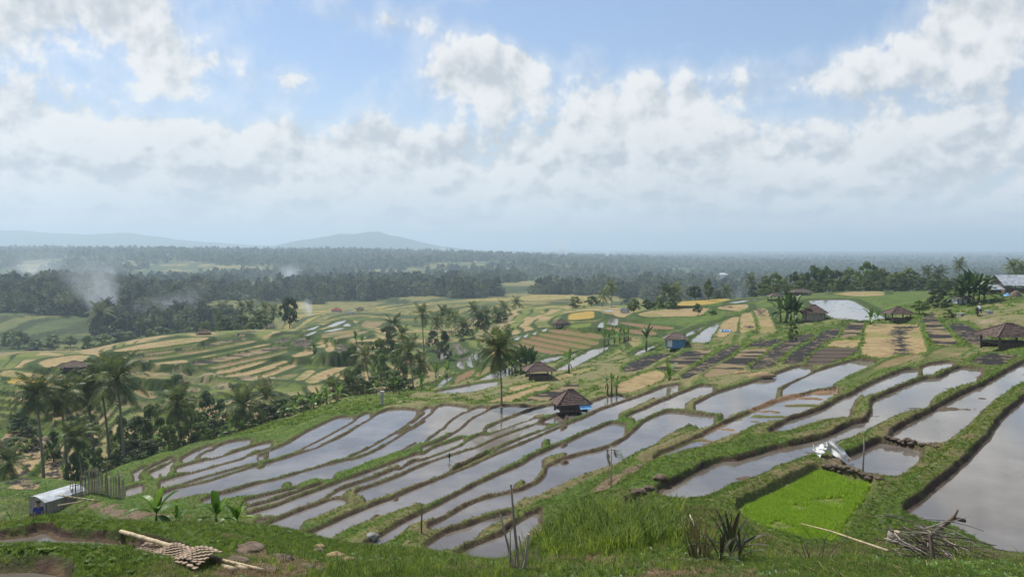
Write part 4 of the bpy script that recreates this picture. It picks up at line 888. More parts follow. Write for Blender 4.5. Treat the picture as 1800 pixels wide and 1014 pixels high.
# curved-roof shed and slat fence on the left
b = atY(88, 52.0); k = 52 / FPX; e = empty('bamboo_shed', b, R(-24)); tag(e, 'small shed of split bamboo with arched zinc roof beside the slat fence', 'shed')
w, dl, hwall = 46 * k, 74 * k, 27 * k
m = MB(); N = 8; P_ = [(-w * .56 + w * 1.12 * i / N, hwall + .30 * math.sin(math.pi * i / N) ** .9) for i in range(N + 1)]
m.add([(x, -dl * .56, z) for x, z in P_] + [(x, dl * .56, z) for x, z in P_], [(i, i + 1, N + 2 + i, N + 1 + i) for i in range(N)]).build('roof', M_METAL, e, True)
for sgn in (-1, 1):
    wl = empty('end_wall', (0, 0, 0)); wl.parent = e
    for i in range(11):
        x = -w * .47 + w * .94 * (i + .5) / 11; MB().box((x, sgn * dl * .5, (hwall + .2 * math.sin(math.pi * (i + .5) / 11)) / 2 - .2), (w * .94 / 11 - .008, .03, hwall + .2 * math.sin(math.pi * (i + .5) / 11) + .4)).build('bamboo_slat', M_GREYW, wl)
    wl = empty('side_wall', (0, 0, 0)); wl.parent = e
    for i in range(16): MB().box((sgn * w * .48, -dl * .48 + dl * .96 * (i + .5) / 16, hwall / 2 - .2), (.03, dl * .96 / 16 - .008, hwall + .4)).build('bamboo_slat', M_GREYW, wl)
random.seed(21)
M_STAKE = simple('brown_stake', (.25, .185, .13), .35, 7, .9, .4, stretch=(1, 1, .2))
fe = empty('slat_fence', atY(165, 50.5)); tag(fe, 'uneven fence of thin brown and grey stakes beside the arched zinc roof shed', 'fence'); f0 = fe.location
N = 34
for i in range(N):
    px = 108 + (208 - 108) * i / (N - 1); Y = 52.5 - 3.5 * i / (N - 1); g = atY(px, Y); hp = (26 + 14 * math.sin(i * .10) + rr(-9, 11)) * Y / FPX + .25
    if i > 28: hp += .35
    MB().box((0, 0, hp / 2 - .2), (rr(.045, .085), .02, hp + .3), taper=rr(.6, 1)).build('slat', random.choice([M_STAKE, M_STAKE, M_GREYW]), fe, loc=g - f0, rot=(rr(-.03, .03), rr(-.05, .05), rr(-.2, .2)))
g0, g1 = atY(112, 52.3) - f0, atY(206, 49.2) - f0
for z in (.55, 1.2): MB().tube([g0 + Vector((0, .06, z)), g1 + Vector((0, .06, z + .25))], .03, 6).build('rail', M_GREYW, fe)
def pole(px0, py0, Y0, px1, py1, Y1, r, label, mat=None, cat='pole', name='bamboo_pole', nodes=True, group=None):
    def W(px, py, Y): t, s = pxray(px, py); return Vector((t * Y, Y, CAMZ + s * Y))
    a, b = W(px0, py0, Y0), W(px1, py1, Y1); m = MB(); N = 9; pts = []; rad = []
    for i in range(N + 1):
        q = a.lerp(b, i / N) - a
        if nodes and 0 < i < N: pts += [q * .995, q, q * 1.005]; rad += [r, r * 1.22, r]
        else: pts.append(q); rad.append(r * (1 - .25 * i / N) if not nodes else r)
    o = m.tube(pts, rad, 7).build(name, mat or M_BAMB, None, True, loc=a); return tag(o, label, cat, group)
pole(103, 870, 49.0, 173, 880, 48.6, .045, 'pale bamboo pole leaning level in front of the slat fence, upper of two'); pole(102, 888, 48.5, 147, 881, 48.5, .05, 'pale bamboo pole lying low in front of the slat fence, lower of two')
b = atY(10, 40); e = empty('thatch_roof', b); tag(e, 'dark thatched roof edge rising behind the grass at the left', 'roof'); hip_roof(2.0, 1.6, .85, .2, .5, M_THATCH, 7, 'roof', e, .55)
for sx in (-1, 1):
    for sy in (-1, 1): MB().box((sx * .9, sy * .7, .2), (.1, .1, .9)).build('post', M_WOOD, e)
# ------------------------------------------------------------------ people
def body(name, V, E, rad, mat, parent, loc=(0, 0, 0)):
    me = bpy.data.meshes.new(name); me.from_pydata(V, E, []); me.materials.append(mat); o = link(name, me, parent, loc=loc)
    sk = o.modifiers.new('skin', 'SKIN'); sk.use_smooth_shade = True; ly = me.skin_vertices[0] if me.skin_vertices else None
    if ly is None:
        bm = bmesh.new(); bm.from_mesh(me); bm.verts.layers.skin.verify(); bm.to_mesh(me); bm.free(); ly = me.skin_vertices[0]
    for i, r_ in enumerate(rad): ly.data[i].radius = r_ if hasattr(r_, '__len__') else (r_, r_)
    ly.data[0].use_root = True; s_ = o.modifiers.new('sub', 'SUBSURF'); s_.levels = 1; s_.render_levels = 2; return o
def person(loc, rz, pose, shirt, trou, label, hat=None):
    e = empty('person', loc, rz); tag(e, label, 'person')
    sit = pose == 'ride'; z = .80 if sit else .92
    V = [(0, 0, z), (0, -.03, z + .22), (0, .02 if not sit else .12, z + .48), (0, .03 if not sit else .15, z + .58), (0, .05 if not sit else .18, z + .70), (0, .06 if not sit else .19, z + .82)]
    rad = [(.15, .11), (.14, .10), (.15, .10), .05, .085, .07]; E = [(0, 1), (1, 2), (2, 3), (3, 4), (4, 5)]
    def add(p, r_, par): V.append(p); rad.append(r_); E.append((par, len(V) - 1)); return len(V) - 1
    for s in (-1, 1):
        sh = add((s * .19, V[2][1], V[2][2] - .01), .06, 2); el = add((s * .25, .28 if sit else -.02, z + (.28 if sit else .2)), .045, sh); wr = add((s * .27, .55 if sit else .05, z + (.27 if sit else -.04)), .032, el); pa = add((s * .27, .61 if sit else .06, z + (.26 if sit else -.12)), .035, wr)
        for q in range(5): f1 = add((V[pa][0] + (q - 2) * .018, V[pa][1] + (.05 if sit else .015), V[pa][2] - (.01 if sit else .05)), .011, pa); add((V[pa][0] + (q - 2) * .02, V[pa][1] + (.07 if sit else .03), V[pa][2] - (.04 if sit else .09 - .006 * abs(q - 2))), .009, f1)
        hp = add((s * .10, 0, z - .06), .085, 0); kn = add((s * .16, .36 if sit else .03, z - (.05 if sit else .44)), .065, hp); an = add((s * .17, .28 if sit else -.02, z - (.46 if sit else .84)), .045, kn); add((s * .17, .42 if sit else .14, z - (.50 if sit else .89)), .04, an)
    body('body', V, E, rad, M_SKIN, e)
    # clothing follows the body
    V2 = [V[0], V[1], V[2]]; r2 = [(.17, .135), (.165, .125), (.175, .125)]; E2 = [(0, 1), (1, 2)]
    idx = [6 + s * (4 + 10 + 4) for s in (0, 1)]
    for i in idx:
        a = len(V2); V2 += [V[i], V[i + 1]]; r2 += [.075, .058]; E2 += [(2, a), (a, a + 1)]
    body('shirt', V2, E2, r2, shirt, e)
    V3 = [V[0]]; r3 = [(.165, .13)]; E3 = []
    for i in idx:
        j = i + 14; a = len(V3); V3 += [V[j], V[j + 1], V[j + 2]]; r3 += [.105, .082, .065]; E3 += [(0, a), (a, a + 1), (a + 1, a + 2)]
    body('trousers', V3, E3, r3, trou, e)
    hc = V[4]; hm = MB(); hm.tube([Vector(hc) + Vector((0, -.01, .02)), Vector(hc) + Vector((0, -.01, .07)), Vector(hc) + Vector((0, -.01, .14)), Vector(hc) + Vector((0, -.01, .18))], [.125, .125, .09, .02], 10).build('hat' if hat else 'hair', hat or M_TROU, e, True)
    for s in (-1, 1): MB().tube([Vector(hc) + Vector((s * .085, .0, -.02)), Vector(hc) + Vector((s * .10, 0, .0))], [.02, .012], 5).build('ear', M_SKIN, e)
    MB().tube([Vector(hc) + Vector((0, .08, .01)), Vector(hc) + Vector((0, .115, -.02))], [.012, .016], 5).build('nose', M_SKIN, e)
    return e
b = at(1718, 556); 
sc_ = empty('motor_scooter', b, R(-28)); tag(sc_, 'dark motor scooter on the narrow path under the green bank', 'motor scooter')
for y in (-.6, .62):
    wb = empty('wheel', (0, y, .27)); wb.parent = sc_; 
    for nm, R_, r_, mt in (('tyre', .23, .055, M_RUB), ('rim', .15, .03, M_METAL)):
        MB().tube([(0, R_ * math.cos(a * math.pi / 8), R_ * math.sin(a * math.pi / 8)) for a in range(17)], r_, 6).build(nm, mt, wb, True)
MB().box((0, -.35, .58), (.30, .95, .26), taper=.8).build('body', M_BIKE, sc_); MB().box((0, -.3, .75), (.26, .75, .10)).build('seat', M_RUB, sc_); MB().box((0, .1, .35), (.3, .5, .1)).build('footboard', M_BIKE, sc_)
MB().box((0, .42, .68), (.34, .10, .62), 0, Matrix.Rotation(R(15), 4, 'X')).build('leg_shield', M_BIKE, sc_); MB().tube([(0, .6, .28), (0, .42, 1.0)], .03, 6).build('fork', M_METAL, sc_); MB().tube([(-.34, .38, 1.03), (0, .42, 1.05), (.34, .38, 1.03)], .018, 6).build('handlebar', M_BIKE, sc_); MB().box((0, -.84, .62), (.12, .04, .08)).build('tail_light', M_REDT, sc_)
p_ = person(b + Vector((.14, -.27, .02)), R(-28), 'ride', M_SHIRT, M_TROU, 'person in a white shirt and tan helmet riding the scooter on the path', M_HAIR)
g = atY(55, 47); person(g - Vector((0, 0, .02)), R(20), 'stand', M_BSHIRT, M_TROU, 'person in a dark blue shirt standing in front of the arched shed')
# ------------------------------------------------------------------ palms: (pixel, distance, crown pixel row)
GL = 'coconut palms in the left valley'
for px, Y, cy, cpx, sz, lab in [(64, 88, 694, 62, 1.05, 'slender coconut palm with upright fronds nearest the burnt strips in the left valley'), (107, 92, 694, 108, 1.05, 'slender coconut palm between two taller neighbours above the arched shed'),
        (157, 98, 686, 153, 1.1, 'coconut palm with hanging lower fronds beside a pale double trunk'), (183, 100, 668, 180, 1.1, 'pale trunked coconut palm behind the tallest palm of the left cluster'), (208, 92, 668, 203, 1.35, 'tallest dark coconut palm with a broad heavy crown in the left valley'),
        (133, 82, 770, 134, .8, 'short young coconut palm low between the slender trunks behind the fence'), (312, 96, 710, 311, 1.0, 'lone coconut palm with dark crown at the edge of the flooded steps'), (432, 96, 712, 428, 1.15, 'bushy coconut palm standing at the upper end of the slender flooded steps'),
        (470, 105, 696, 466, .95, 'coconut palm with leaning crown just beyond the bushy palm'), (12, 80, 830, 12, .8, 'young coconut palm rising beside the thatched roof edge')]:
    palm(px, Y, cy, lab, GL, True, rr(-.5, .5), sz * 1.08, random.choice([20, 24, 28]), cpx)
palm(880, at(880, 712).y, 616, 'lone tall coconut palm with straight grey trunk mirrored in the paddy', None, True, 0, .92, 30, 876)
for px, Y, cy, cpx, sz, lab in [(724, 118, 618, 720, 1.1, 'coconut palm with orange brown trunk in the middle grove'), (583, 112, 690, 583, .95, 'left of two stout young palms with trunks hidden, by the banana plants'), (613, 111, 692, 613, 1.0, 'right of two stout young palms with trunks hidden, by the banana plants'),
        (649, 126, 628, 643, 1.0, 'coconut palm with narrow drooping crown at the left of the middle grove'), (745, 165, 552, 742, 1.15, 'tall coconut palm rising above the middle grove'), (712, 150, 588, 708, .9, 'coconut palm with a pale thin trunk next to the tall grove palm'), (738, 124, 640, 741, .8, 'low coconut palm leaning right in the middle grove')]:
    palm(px, Y, cy, lab, 'coconut palms of the middle grove', True, rr(-.4, .4), sz * .9, random.choice([15, 18, 21]), cpx)
for px, Y, cy in [(792, 200, 556), (778, 205, 550), (833, 205, 546), (856, 215, 552), (872, 210, 552), (815, 178, 575), (800, 190, 562), (768, 182, 566), (908, 262, 543), (690, 165, 572), (843, 195, 560), (885, 232, 556)]:
    palm(px, Y, cy, 'small coconut palm in the row on the terraces behind the middle grove', 'row of coconut palms behind the middle grove', False, 0, 1.0)
for px, Y, cy, lab in [(1075, 222, 506, 'taller of the two coconut palms behind the yellow field and white sheet'), (1060, 230, 520, 'shorter of the two coconut palms behind the yellow field and white sheet'), (1172, 195, 514, 'left one of the twin palms behind the round orchard trees'), (1188, 196, 514, 'right one of the twin palms behind the round orchard trees'),
        (1320, 238, 494, 'coconut palm on the skyline by the blue smoke'), (1276, 262, 512, 'small palm beyond the tiny white roofed shelter'), (1650, 230, 482, 'coconut palm left of the tall thin skyline palm'), (1687, 240, 466, 'tall thin coconut palm on the skyline above the green bank'),
        (1630, 250, 478, 'coconut palm with short crown in the right tree belt'), (1781, 190, 470, 'coconut palm with fan of stiff fronds above the zinc roof'), (1797, 205, 476, 'coconut palm half cut by the right edge behind the zinc roof'), (1436, 275, 482, 'dark palm among the leafy trees behind the flooded white field')]:
    palm(px, Y, cy, lab, 'coconut palms of the right tree belt', False, 0, 1.05)
for px, Y, cy in [(425, 238, 540), (440, 236, 542), (466, 234, 542), (481, 232, 548)]: palm(px, Y, cy, 'coconut palm in the group on the crest of the left hill', 'palms on the left hill crest', False, 0, .95)
for px, Y, cy in [(247, 320, 568), (270, 330, 562), (315, 340, 560), (188, 400, 582), (375, 400, 545), (30, 300, 604), (60, 560, 490), (340, 330, 566)]: palm(px, Y, cy, 'thin palm rising out of the hazy valley behind the left hill', 'palms in the hazy valley', False, 0, 1.0)
# ------------------------------------------------------------------ trees and bushes
gr = 'leafy trees of the right tree belt'
RB = [(1345, 232, 486, 34, 3), (1368, 245, 482, 36, 0), (1398, 255, 478, 40, 2), (1425, 250, 470, 36, 0), (1452, 245, 468, 42, 2), (1475, 262, 478, 38, 1), (1500, 258, 474, 40, 0), (1530, 246, 464, 46, 0), (1552, 262, 474, 40, 3), (1575, 255, 478, 38, 2), (1592, 244, 474, 42, 0), (1612, 252, 482, 36, 3), (1640, 240, 484, 40, 8), (1662, 236, 488, 36, 2), (1700, 240, 482, 40, 8), (1735, 246, 484, 44, 2), (1765, 255, 486, 40, 0), (1810, 250, 484, 44, 0)]
for i, (px, Y, ty, wp, v) in enumerate(RB): tree(px, Y, ty, wp, v, ['tall rounded green tree in the belt along the plateau edge', 'rounded dark tree in the belt along the plateau edge', 'narrow upright green tree in the belt along the plateau edge', 'narrow pale green tree in the belt along the plateau edge', '', '', '', '', 'open crowned green tree in the belt along the plateau edge'][v], gr)
random.seed(31)
for i in range(26):
    px = 1330 + i * 16 + rr(-6, 6); v = random.choice([4, 5, 5, 7]); tree(px, rr(205, 232), 500 + rr(-5, 7) + (6 if px < 1420 else 0), rr(24, 36), v, {4: 'dark low bush in the hedge below the right tree belt', 5: 'mid green low bush in the hedge below the right tree belt', 7: 'pale green low bush in the hedge below the right tree belt'}[v], 'bushes under the right tree belt', 'bush', 'bush')
for px, Y, ty, wp, v, lab in [(1114, 188, 526, 26, 0, 'small round tree next to the white shed'), (1140, 190, 527, 26, 0, 'second round orchard tree from the white shed'), (1159, 192, 523, 26, 5, 'third round orchard tree from the white shed'), (1182, 190, 524, 28, 5, 'fourth round orchard tree, under the twin palms'), (1228, 166, 535, 22, 8, 'small leaning tree standing in the harvested field'), (1253, 162, 544, 16, 0, 'smaller dark tree beside the ditch of the harvested field'),
        (1246, 215, 492, 20, 3, 'slim lime green tree on the far edge of the plateau'), (1222, 220, 504, 30, 1, 'dark bushy tree left of the slim lime tree'), (1262, 225, 510, 20, 7, 'pale bush right of the slim lime tree'), (1355, 205, 505, 26, 7, 'bright green bush behind the small brown hut'), (1012, 225, 532, 30, 7, 'pale feathery tree beyond the pale roofed hut'), (1040, 240, 528, 30, 8, 'loose crowned tree beyond the yellow field'),
        (508, 228, 526, 34, 1, 'big dark rounded tree at the end of the crest palms'), (425, 232, 556, 44, 5, 'spreading bush on the crest of the left hill'), (455, 228, 560, 60, 5, 'long low thicket on the crest of the left hill'), (395, 240, 560, 40, 7, 'pale thicket at the left end of the crest'), (384, 262, 548, 24, 2, 'leafy tree behind the small thatched shelter'),
        (1650, 118, 522, 50, 4, 'dark bush above the path next to the tiled open hut'), (1618, 115, 535, 36, 8, 'loose shrub beside the tiled open hut'), (1685, 120, 530, 44, 5, 'green thicket on the bank under the whitewashed shed'), (1670, 108, 548, 26, 7, 'bright leafy shrub at the foot of the green bank'), (1395, 100, 566, 22, 5, 'bush at the foot of the banana clump by the steep hut')]:
    tree(px, Y, ty, wp, v, lab, None, 'leafy_tree' if wp < 60 and v in (0, 1, 2, 3, 8) else 'bush', 'tree' if v in (0, 1, 2, 3, 8) else 'bush')
GM = [(655, 118, 662, 54, 7), (690, 120, 652, 46, 5), (625, 125, 650, 40, 5), (670, 135, 625, 44, 5), (705, 112, 676, 44, 7), (640, 112, 684, 40, 5), (700, 140, 604, 36, 5), (662, 150, 600, 36, 8), (780, 150, 584, 28, 4), (620, 150, 608, 36, 7), (735, 140, 622, 30, 5), (680, 165, 575, 40, 7), (545, 112, 690, 40, 8), (520, 108, 705, 50, 5), (600, 108, 700, 44, 7), (760, 172, 582, 30, 4), (815, 185, 578, 34, 4), (850, 195, 572, 36, 4), (880, 205, 570, 34, 5), (690, 105, 690, 44, 8)]
for px, Y, ty, wp, v in GM: tree(px, Y, ty, wp, v, {4: 'dense dark shrub in the thicket of the middle grove', 5: 'mid green shrub in the thicket of the middle grove', 7: 'pale green shrub in the thicket of the middle grove', 0: 'rounded tree inside the middle grove', 8: 'open branched small tree of the middle grove'}[v], 'undergrowth of the middle grove', 'shrub', 'shrub')
LV = [(140, 96, 770, 44, 4), (165, 92, 790, 40, 5), (120, 88, 800, 36, 5), (205, 104, 735, 50, 5), (300, 106, 722, 44, 4), (312, 92, 775, 34, 5), (335, 94, 765, 34, 4), (362, 96, 755, 34, 5), (385, 110, 705, 40, 4), (420, 110, 700, 36, 5), (440, 92, 752, 30, 5), (500, 96, 730, 36, 5), (530, 96, 722, 34, 4), (555, 100, 712, 34, 5), (85, 100, 760, 36, 5), (45, 104, 750, 40, 4), (15, 100, 770, 40, 5), (280, 86, 800, 34, 4), (240, 86, 810, 40, 5), (150, 78, 842, 36, 4), (215, 78, 835, 36, 5), (240, 100, 735, 70, 4), (262, 104, 715, 60, 5), (225, 96, 775, 60, 4), (195, 90, 800, 60, 4), (180, 86, 825, 50, 4), (290, 100, 750, 56, 5), (255, 92, 775, 70, 4), (345, 100, 745, 46, 5), (372, 102, 738, 44, 4), (330, 110, 700, 60, 5), (355, 112, 692, 50, 4), (410, 104, 728, 44, 5), (455, 104, 712, 56, 4), (490, 102, 708, 54, 5), (475, 98, 728, 46, 4), (395, 100, 750, 40, 5), (150, 112, 730, 50, 5), (110, 118, 715, 40, 4), (60, 120, 700, 50, 5), (270, 92, 800, 40, 5), (30, 112, 735, 60, 5)]
for px, Y, ty, wp, v in LV:
    w_ = 'by the burnt strips of the left valley' if px < 130 else 'behind the stake fence among the slender palm trunks' if px < 230 else 'on the slope right of the tallest left palm' if px < 300 else 'around the lone dark crowned palm' if px < 380 else 'around the bushy palm above the slender steps' if px < 480 else 'near the banana plants above the top steps'
    tree(px, Y, ty, wp, v, {4: 'dense dark bush ', 5: 'mid green bush '}[v] + w_, 'bushes ' + w_, 'bush', 'bush')
HV = [(150, 600), (175, 605), (205, 590), (225, 600), (260, 590), (285, 585), (300, 590), (335, 585), (120, 600), (90, 610), (60, 605), (30, 612), (10, 600), (360, 575)]
random.seed(33)
for px, ty in HV: v = random.choice([0, 2, 7, 8, 5]); tree(px, rr(290, 330), ty - 8, rr(30, 50), v, {0: 'rounded hazy tree in the valley behind the left hill', 2: 'narrow hazy tree in the valley behind the left hill', 7: 'pale hazy bush in the valley behind the left hill', 8: 'open crowned hazy tree in the valley behind the left hill', 5: 'green hazy bush in the valley behind the left hill'}[v], 'trees in the hazy valley')
# ------------------------------------------------------------------ bananas
banana(265, 905, 66, 'big bright banana plant on the near bank next to the fence', None, 9, 17.0, .25); banana(372, 905, 56, 'banana plant with a single upright spear leaf on the near bank', None, 7, 17.2, .22); banana(410, 912, 46, 'low spreading banana plant at the end of the near bank', None, 8, 17.0, .16); banana(300, 905, 34, 'drooping yellowish banana plant between the two bright ones', None, 6, 17.4, .2)
banana(12, 875, 55, 'banana plant with bright leaves beside the thatched roof edge', None, 6, 44, .3); banana(604, 945, 16, 'single young banana shoot by the grey stone on the near bank', None, 3, None, .1)
banana(1176, 669, 34, 'young banana plant at the edge of the straw field', None, 6, None, .12); banana(1136, 616, 46, 'dark banana plant next to the blue sheeted hut', None, 7, None, .45, leaves=BLK); banana(1000, 655, 40, 'tall thin banana plant right of the low dark hut', None, 5, None, .5)
for px, py, hp in [(1068, 697, 40), (1075, 697, 44), (1084, 696, 38)]: banana(px, py, hp, 'thin stemmed banana plant mirrored in the water beside the blue sheet hut', 'three thin banana plants by the water', 4, None, .6)
for px, py, hp in [(916, 652, 44), (926, 655, 50), (935, 652, 42), (906, 655, 40)]: banana(px, py, hp, 'dark banana plant in the clump left of the low dark hut', 'dark banana clump', 11, None, .25, leaves=BLK)
for px, py, hp in [(895, 655, 42), (888, 657, 36), (900, 660, 36)]: banana(px, py, hp, 'slender banana plant between the lone palm and the dark clump', 'slender bananas by the lone palm', 6, None, .5)
for px, py, hp in [(1062, 606, 26), (1070, 606, 28), (1080, 604, 30), (1089, 602, 27), (1098, 600, 28), (1104, 599, 24)]: banana(px, py, hp, 'small banana plant in the row along the curved pool', 'banana row along the curved pool', 6, None, .45)
for px, py, hp in [(1372, 566, 46), (1382, 568, 54), (1390, 566, 50), (1400, 566, 44)]: banana(px, py, hp, 'banana plant in the clump beside the steep tiled hut', 'banana clump by the steep hut', 10, None, .35, leaves=BLK)
for px, Y, hp in [(1694, 116, 46), (1704, 117, 54), (1713, 116, 56), (1722, 118, 50), (1732, 117, 44)]: banana(px, 0, hp, 'tall banana plant in the big clump on the green bank', 'big banana clump on the bank', 12, Y, .3, leaves=BLK)
for px, Y, hp in [(560, 95, 34), (572, 96, 40), (590, 96, 36), (548, 94, 28), (515, 92, 26), (500, 93, 30), (400, 90, 26), (420, 92, 24), (385, 92, 24), (525, 98, 34), (695, 104, 30), (740, 108, 34), (660, 104, 26), (765, 135, 34), (785, 122, 28), (550, 176, 22), (625, 180, 26), (635, 178, 22), (1545, 120, 20), (1532, 108, 30), (285, 85, 26), (250, 88, 24), (220, 84, 26)]:
    w_ = ('beside the flooded white field' if px > 1500 else 'on the slope behind the slat fence' if px < 300 else 'at the foot of the bushy palm above the slender steps' if px < 430 else 'on the far terrace left of the middle grove' if Y > 170 else 'near the two stout young palms' if px < 600 else 'in the undergrowth of the middle grove')
    banana(px, 0, hp, 'banana plant ' + w_, 'banana plants ' + w_, 6, Y, .35)
# ------------------------------------------------------------------ things on the near bank
def Wp(px, py, Y): t, s = pxray(px, py); return Vector((t * Y, Y, CAMZ + s * Y))
random.seed(41)
# bamboo poles with a woven mat
g = at(340, 985); yb = g.y
for i, (a, b_, r_, lab) in enumerate([((213, 946), (392, 993), .035, 'longest pale bamboo pole sticking out beyond the woven mat'), ((262, 962), (432, 1008), .032, 'split bamboo pole under the middle of the woven mat'), ((266, 972), (412, 1012), .034, 'bamboo pole under the near edge of the woven mat'), ((380, 993), (462, 1010), .022, 'thin bamboo stick at the end of the woven mat')]):
    A, B = at(*a), at(*b_); o = MB(); D_ = B - A; pts = []; rad = []
    for q in range(8):
        c = D_ * (q / 7)
        if 0 < q < 7: pts += [c * .99, c, c * 1.01]; rad += [r_, r_ * 1.2, r_]
        else: pts.append(c); rad.append(r_)
    tag(o.tube(pts, rad, 8).build('bamboo_pole', M_BAMB, None, True, loc=A + Vector((0, 0, .025 + .01 * i))), lab, 'bamboo pole')
A, B, Cc = at(272, 972), at(392, 990), at(345, 1010); e = empty('woven_mat', A + Vector((0, 0, .15))); tag(e, 'plaited bamboo mat draped over bamboo poles on the near bank', 'mat')
ux = (B - A); uy = (Cc - B).normalized() * .85; m = MB(); nx_, ny_ = 34, 14
for i in range(nx_):
    for j in range(ny_):
        c = ux * ((i + .5) / nx_) + uy * ((j + .5) / ny_) ; du = ux / nx_ * (.47 if (i + j) % 2 else .60); dv = uy / ny_ * (.60 if (i + j) % 2 else .47); zz = Vector((0, 0, .035 * math.sin(j * .45) + .02 * math.sin(i * .5) + (.012 if (i + j) % 2 else 0) - (.05 if j > ny_ - 3 else 0)))
        if j == ny_ - 1 and random.random() < .4: continue
        m.add([c - du - dv + zz, c + du - dv + zz, c + du + dv + zz, c - du + dv + zz, c - du - dv + zz - Vector((0, 0, .01)), c + du - dv + zz - Vector((0, 0, .01)), c + du + dv + zz - Vector((0, 0, .01)), c - du + dv + zz - Vector((0, 0, .01))], [(0, 1, 2, 3), (7, 6, 5, 4), (0, 4, 5, 1), (1, 5, 6, 2), (2, 6, 7, 3), (3, 7, 4, 0)])
m.build('weave', M_MAT, e)['kind'] = 'stuff'
# stick cluster
g = at(912, 1002); e = empty('stick_bundle', g); tag(e, 'cluster of weathered fence sticks stuck upright on the near bank', 'sticks')
for i, (px0, py0, px1, py1, r_) in enumerate([(914, 1000, 898, 850, .022), (905, 1002, 880, 905, .018), (916, 1012, 929, 938, .028), (912, 990, 890, 945, .02), (895, 1000, 897, 930, .012), (925, 1000, 912, 940, .014), (940, 1005, 944, 960, .009), (918, 1006, 935, 1012, .02), (900, 1010, 908, 960, .014)]):
    a = Wp(px0, py0, g.y); b_ = Wp(px1, py1, g.y + rr(-.2, .3)); a.z = min(a.z, g.z) - .1
    MB().tube([a - g, (a - g).lerp(b_ - g, .5) + Vector((rr(-.02, .02), 0, 0)), b_ - g], [r_, r_ * .85, r_ * .6], 6).build('stick', M_GREYW, e)
# single posts in the paddies
def post(px, py, top_py, r_, label, mat=None, lean=0):
    b = at(px, py); hgt = (py - top_py) * b.y / FPX; o = MB().tube([(0, 0, -.3), (lean * .3, 0, hgt * .3), (lean * .7 + .02, 0, hgt * .7), (lean, 0, hgt)], [r_, r_ * .95, r_ * .8, r_ * .6], 7).build('post', mat or M_GREYW, None, True, loc=b); tag(o, label, 'post'); return o, hgt
post(1517, 830, 768, .028, 'bare grey post at the mud bank beside the seedling bed'); post(741, 938, 885, .03, 'frayed grey post standing in the paddy edge below the bank', M_WOOD)
b = at(1074, 855); e = empty('bird_scarer', b); tag(e, 'bamboo post with tattered rags hanging as a bird scarer', 'bird scarer'); k = b.y / FPX
MB().tube([(0, 0, -.3), (0, 0, 72 * k)], [.03, .025], 7).build('post', M_BAMB, e, True); MB().tube([(-10 * k, 0, 66 * k), (14 * k, 0, 64 * k)], .015, 5).build('crossbar', M_BAMB, e)
for dx, ln in ((-7, 30), (5, 14), (9, 18), (13, 22), (16, 16)):
    m = MB(); n = 5; V = [(dx * k + (u_ - .5) * .09 + rr(-.03, .03) + .02 * v_, rr(-.03, .03), (66 - ln * v_ / n) * k) for v_ in range(n + 1) for u_ in (0, 1)]; m.add(V, [(2 * i, 2 * i + 1, 2 * i + 3, 2 * i + 2) for i in range(n)]).build('rag', M_CLOTH if dx > 6 else M_GREYW, e)
MB().tube([(-8 * k, .02, 66 * k), (-5 * k, .05, 30 * k), (-3 * k, .05, 4 * k)], .006, 4).build('string', M_GREYW, e)
# white cloth on a stick across the bank
g = at(1455, 800); e = empty('scarecrow_cloth', g); tag(e, 'white cloth hung over a slanting bamboo stick on the paddy bank', 'cloth'); k = g.y / FPX
MB().tube([(-45 * k, -.1, 0 * k), (0, 0, 9 * k), (32 * k, .15, 24 * k)], .014, 6).build('stick', M_BAMB, e)
random.seed(43); nu, nv = 15, 12; V = []
for j in range(nv):
    for i in range(nu):
        u_ = i / (nu - 1); v_ = j / (nv - 1); x = -26 + 40 * u_ + v_ * (2 + 24 * u_ * u_) + 1.5 * math.sin(v_ * 9 + u_ * 5); z = 15 + 9 * u_ - v_ * (7 + 30 * u_ ** 2.2) - 4.0 * math.sin(u_ * 9 + 1.5 * v_) * (.3 + v_) + 1.6 * math.sin(u_ * 23 + v_ * 6); y = -.30 * v_ + .16 * math.sin(u_ * 10 + v_ * 4) + .09 * math.sin(u_ * 23 - v_ * 7)
        V.append((x * k, y, z * k + rr(-.01, .01)))
MB().add(V, [tuple(int(q) for q in f) for f in grid_faces(nv, nu)]).build('cloth', M_CLOTH, e, True)
# shrine pillar
b = at(672, 712); e = empty('stone_shrine', b); tag(e, 'slim grey stone shrine pillar above the top paddies', 'shrine'); k = b.y / FPX
for z, w_, h_, nm in ((0, 8, 4, 'plinth'), (4, 5, 13, 'shaft'), (17, 8, 2, 'ledge'), (19, 5, 4, 'niche'), (23, 8, 1.5, 'cap')): MB().box((0, 0, (z + h_ / 2) * k), (w_ * k, w_ * k, h_ * k), taper=.92).build(nm, M_CONC, e)
# bamboo pole lying over the ditch, brushwood with stump
A, B = at(1408, 930), at(1560, 985); o = MB().tube([A * 0, (B - A) * .5 + Vector((0, 0, .03)), B - A], [.012, .014, .018], 6).build('bamboo_pole', M_BAMB, None, True, loc=A + Vector((0, 0, .12))); tag(o, 'thin straw coloured bamboo stick lying below the seedling bed', 'bamboo pole')
g = at(1640, 985); e = empty('brushwood_pile', g); tag(e, 'tangled pile of dry grey branches heaped beside the wide paddy', 'brushwood'); k = g.y / FPX; random.seed(44)
for i in range(95):
    a = Vector((rr(-85, 10) * k, rr(-.3, .5), rr(8, 62) * k)); d_ = Vector((rr(15, 150) * k, rr(-.6, .5), -rr(-12, 62) * k)); n = 5; pts = []; q = a.copy()
    for j in range(n + 1): pts.append(q.copy()); q = q + d_ / n + Vector((rr(-.03, .03), rr(-.04, .04), rr(-.035, .035)))
    r_ = rr(.004, .012); MB().tube(pts, [r_ * (1 - .6 * j / n) for j in range(n + 1)], 5).build('branch', random.choice([M_GREYW, M_WOOD, M_WOOD]), e)
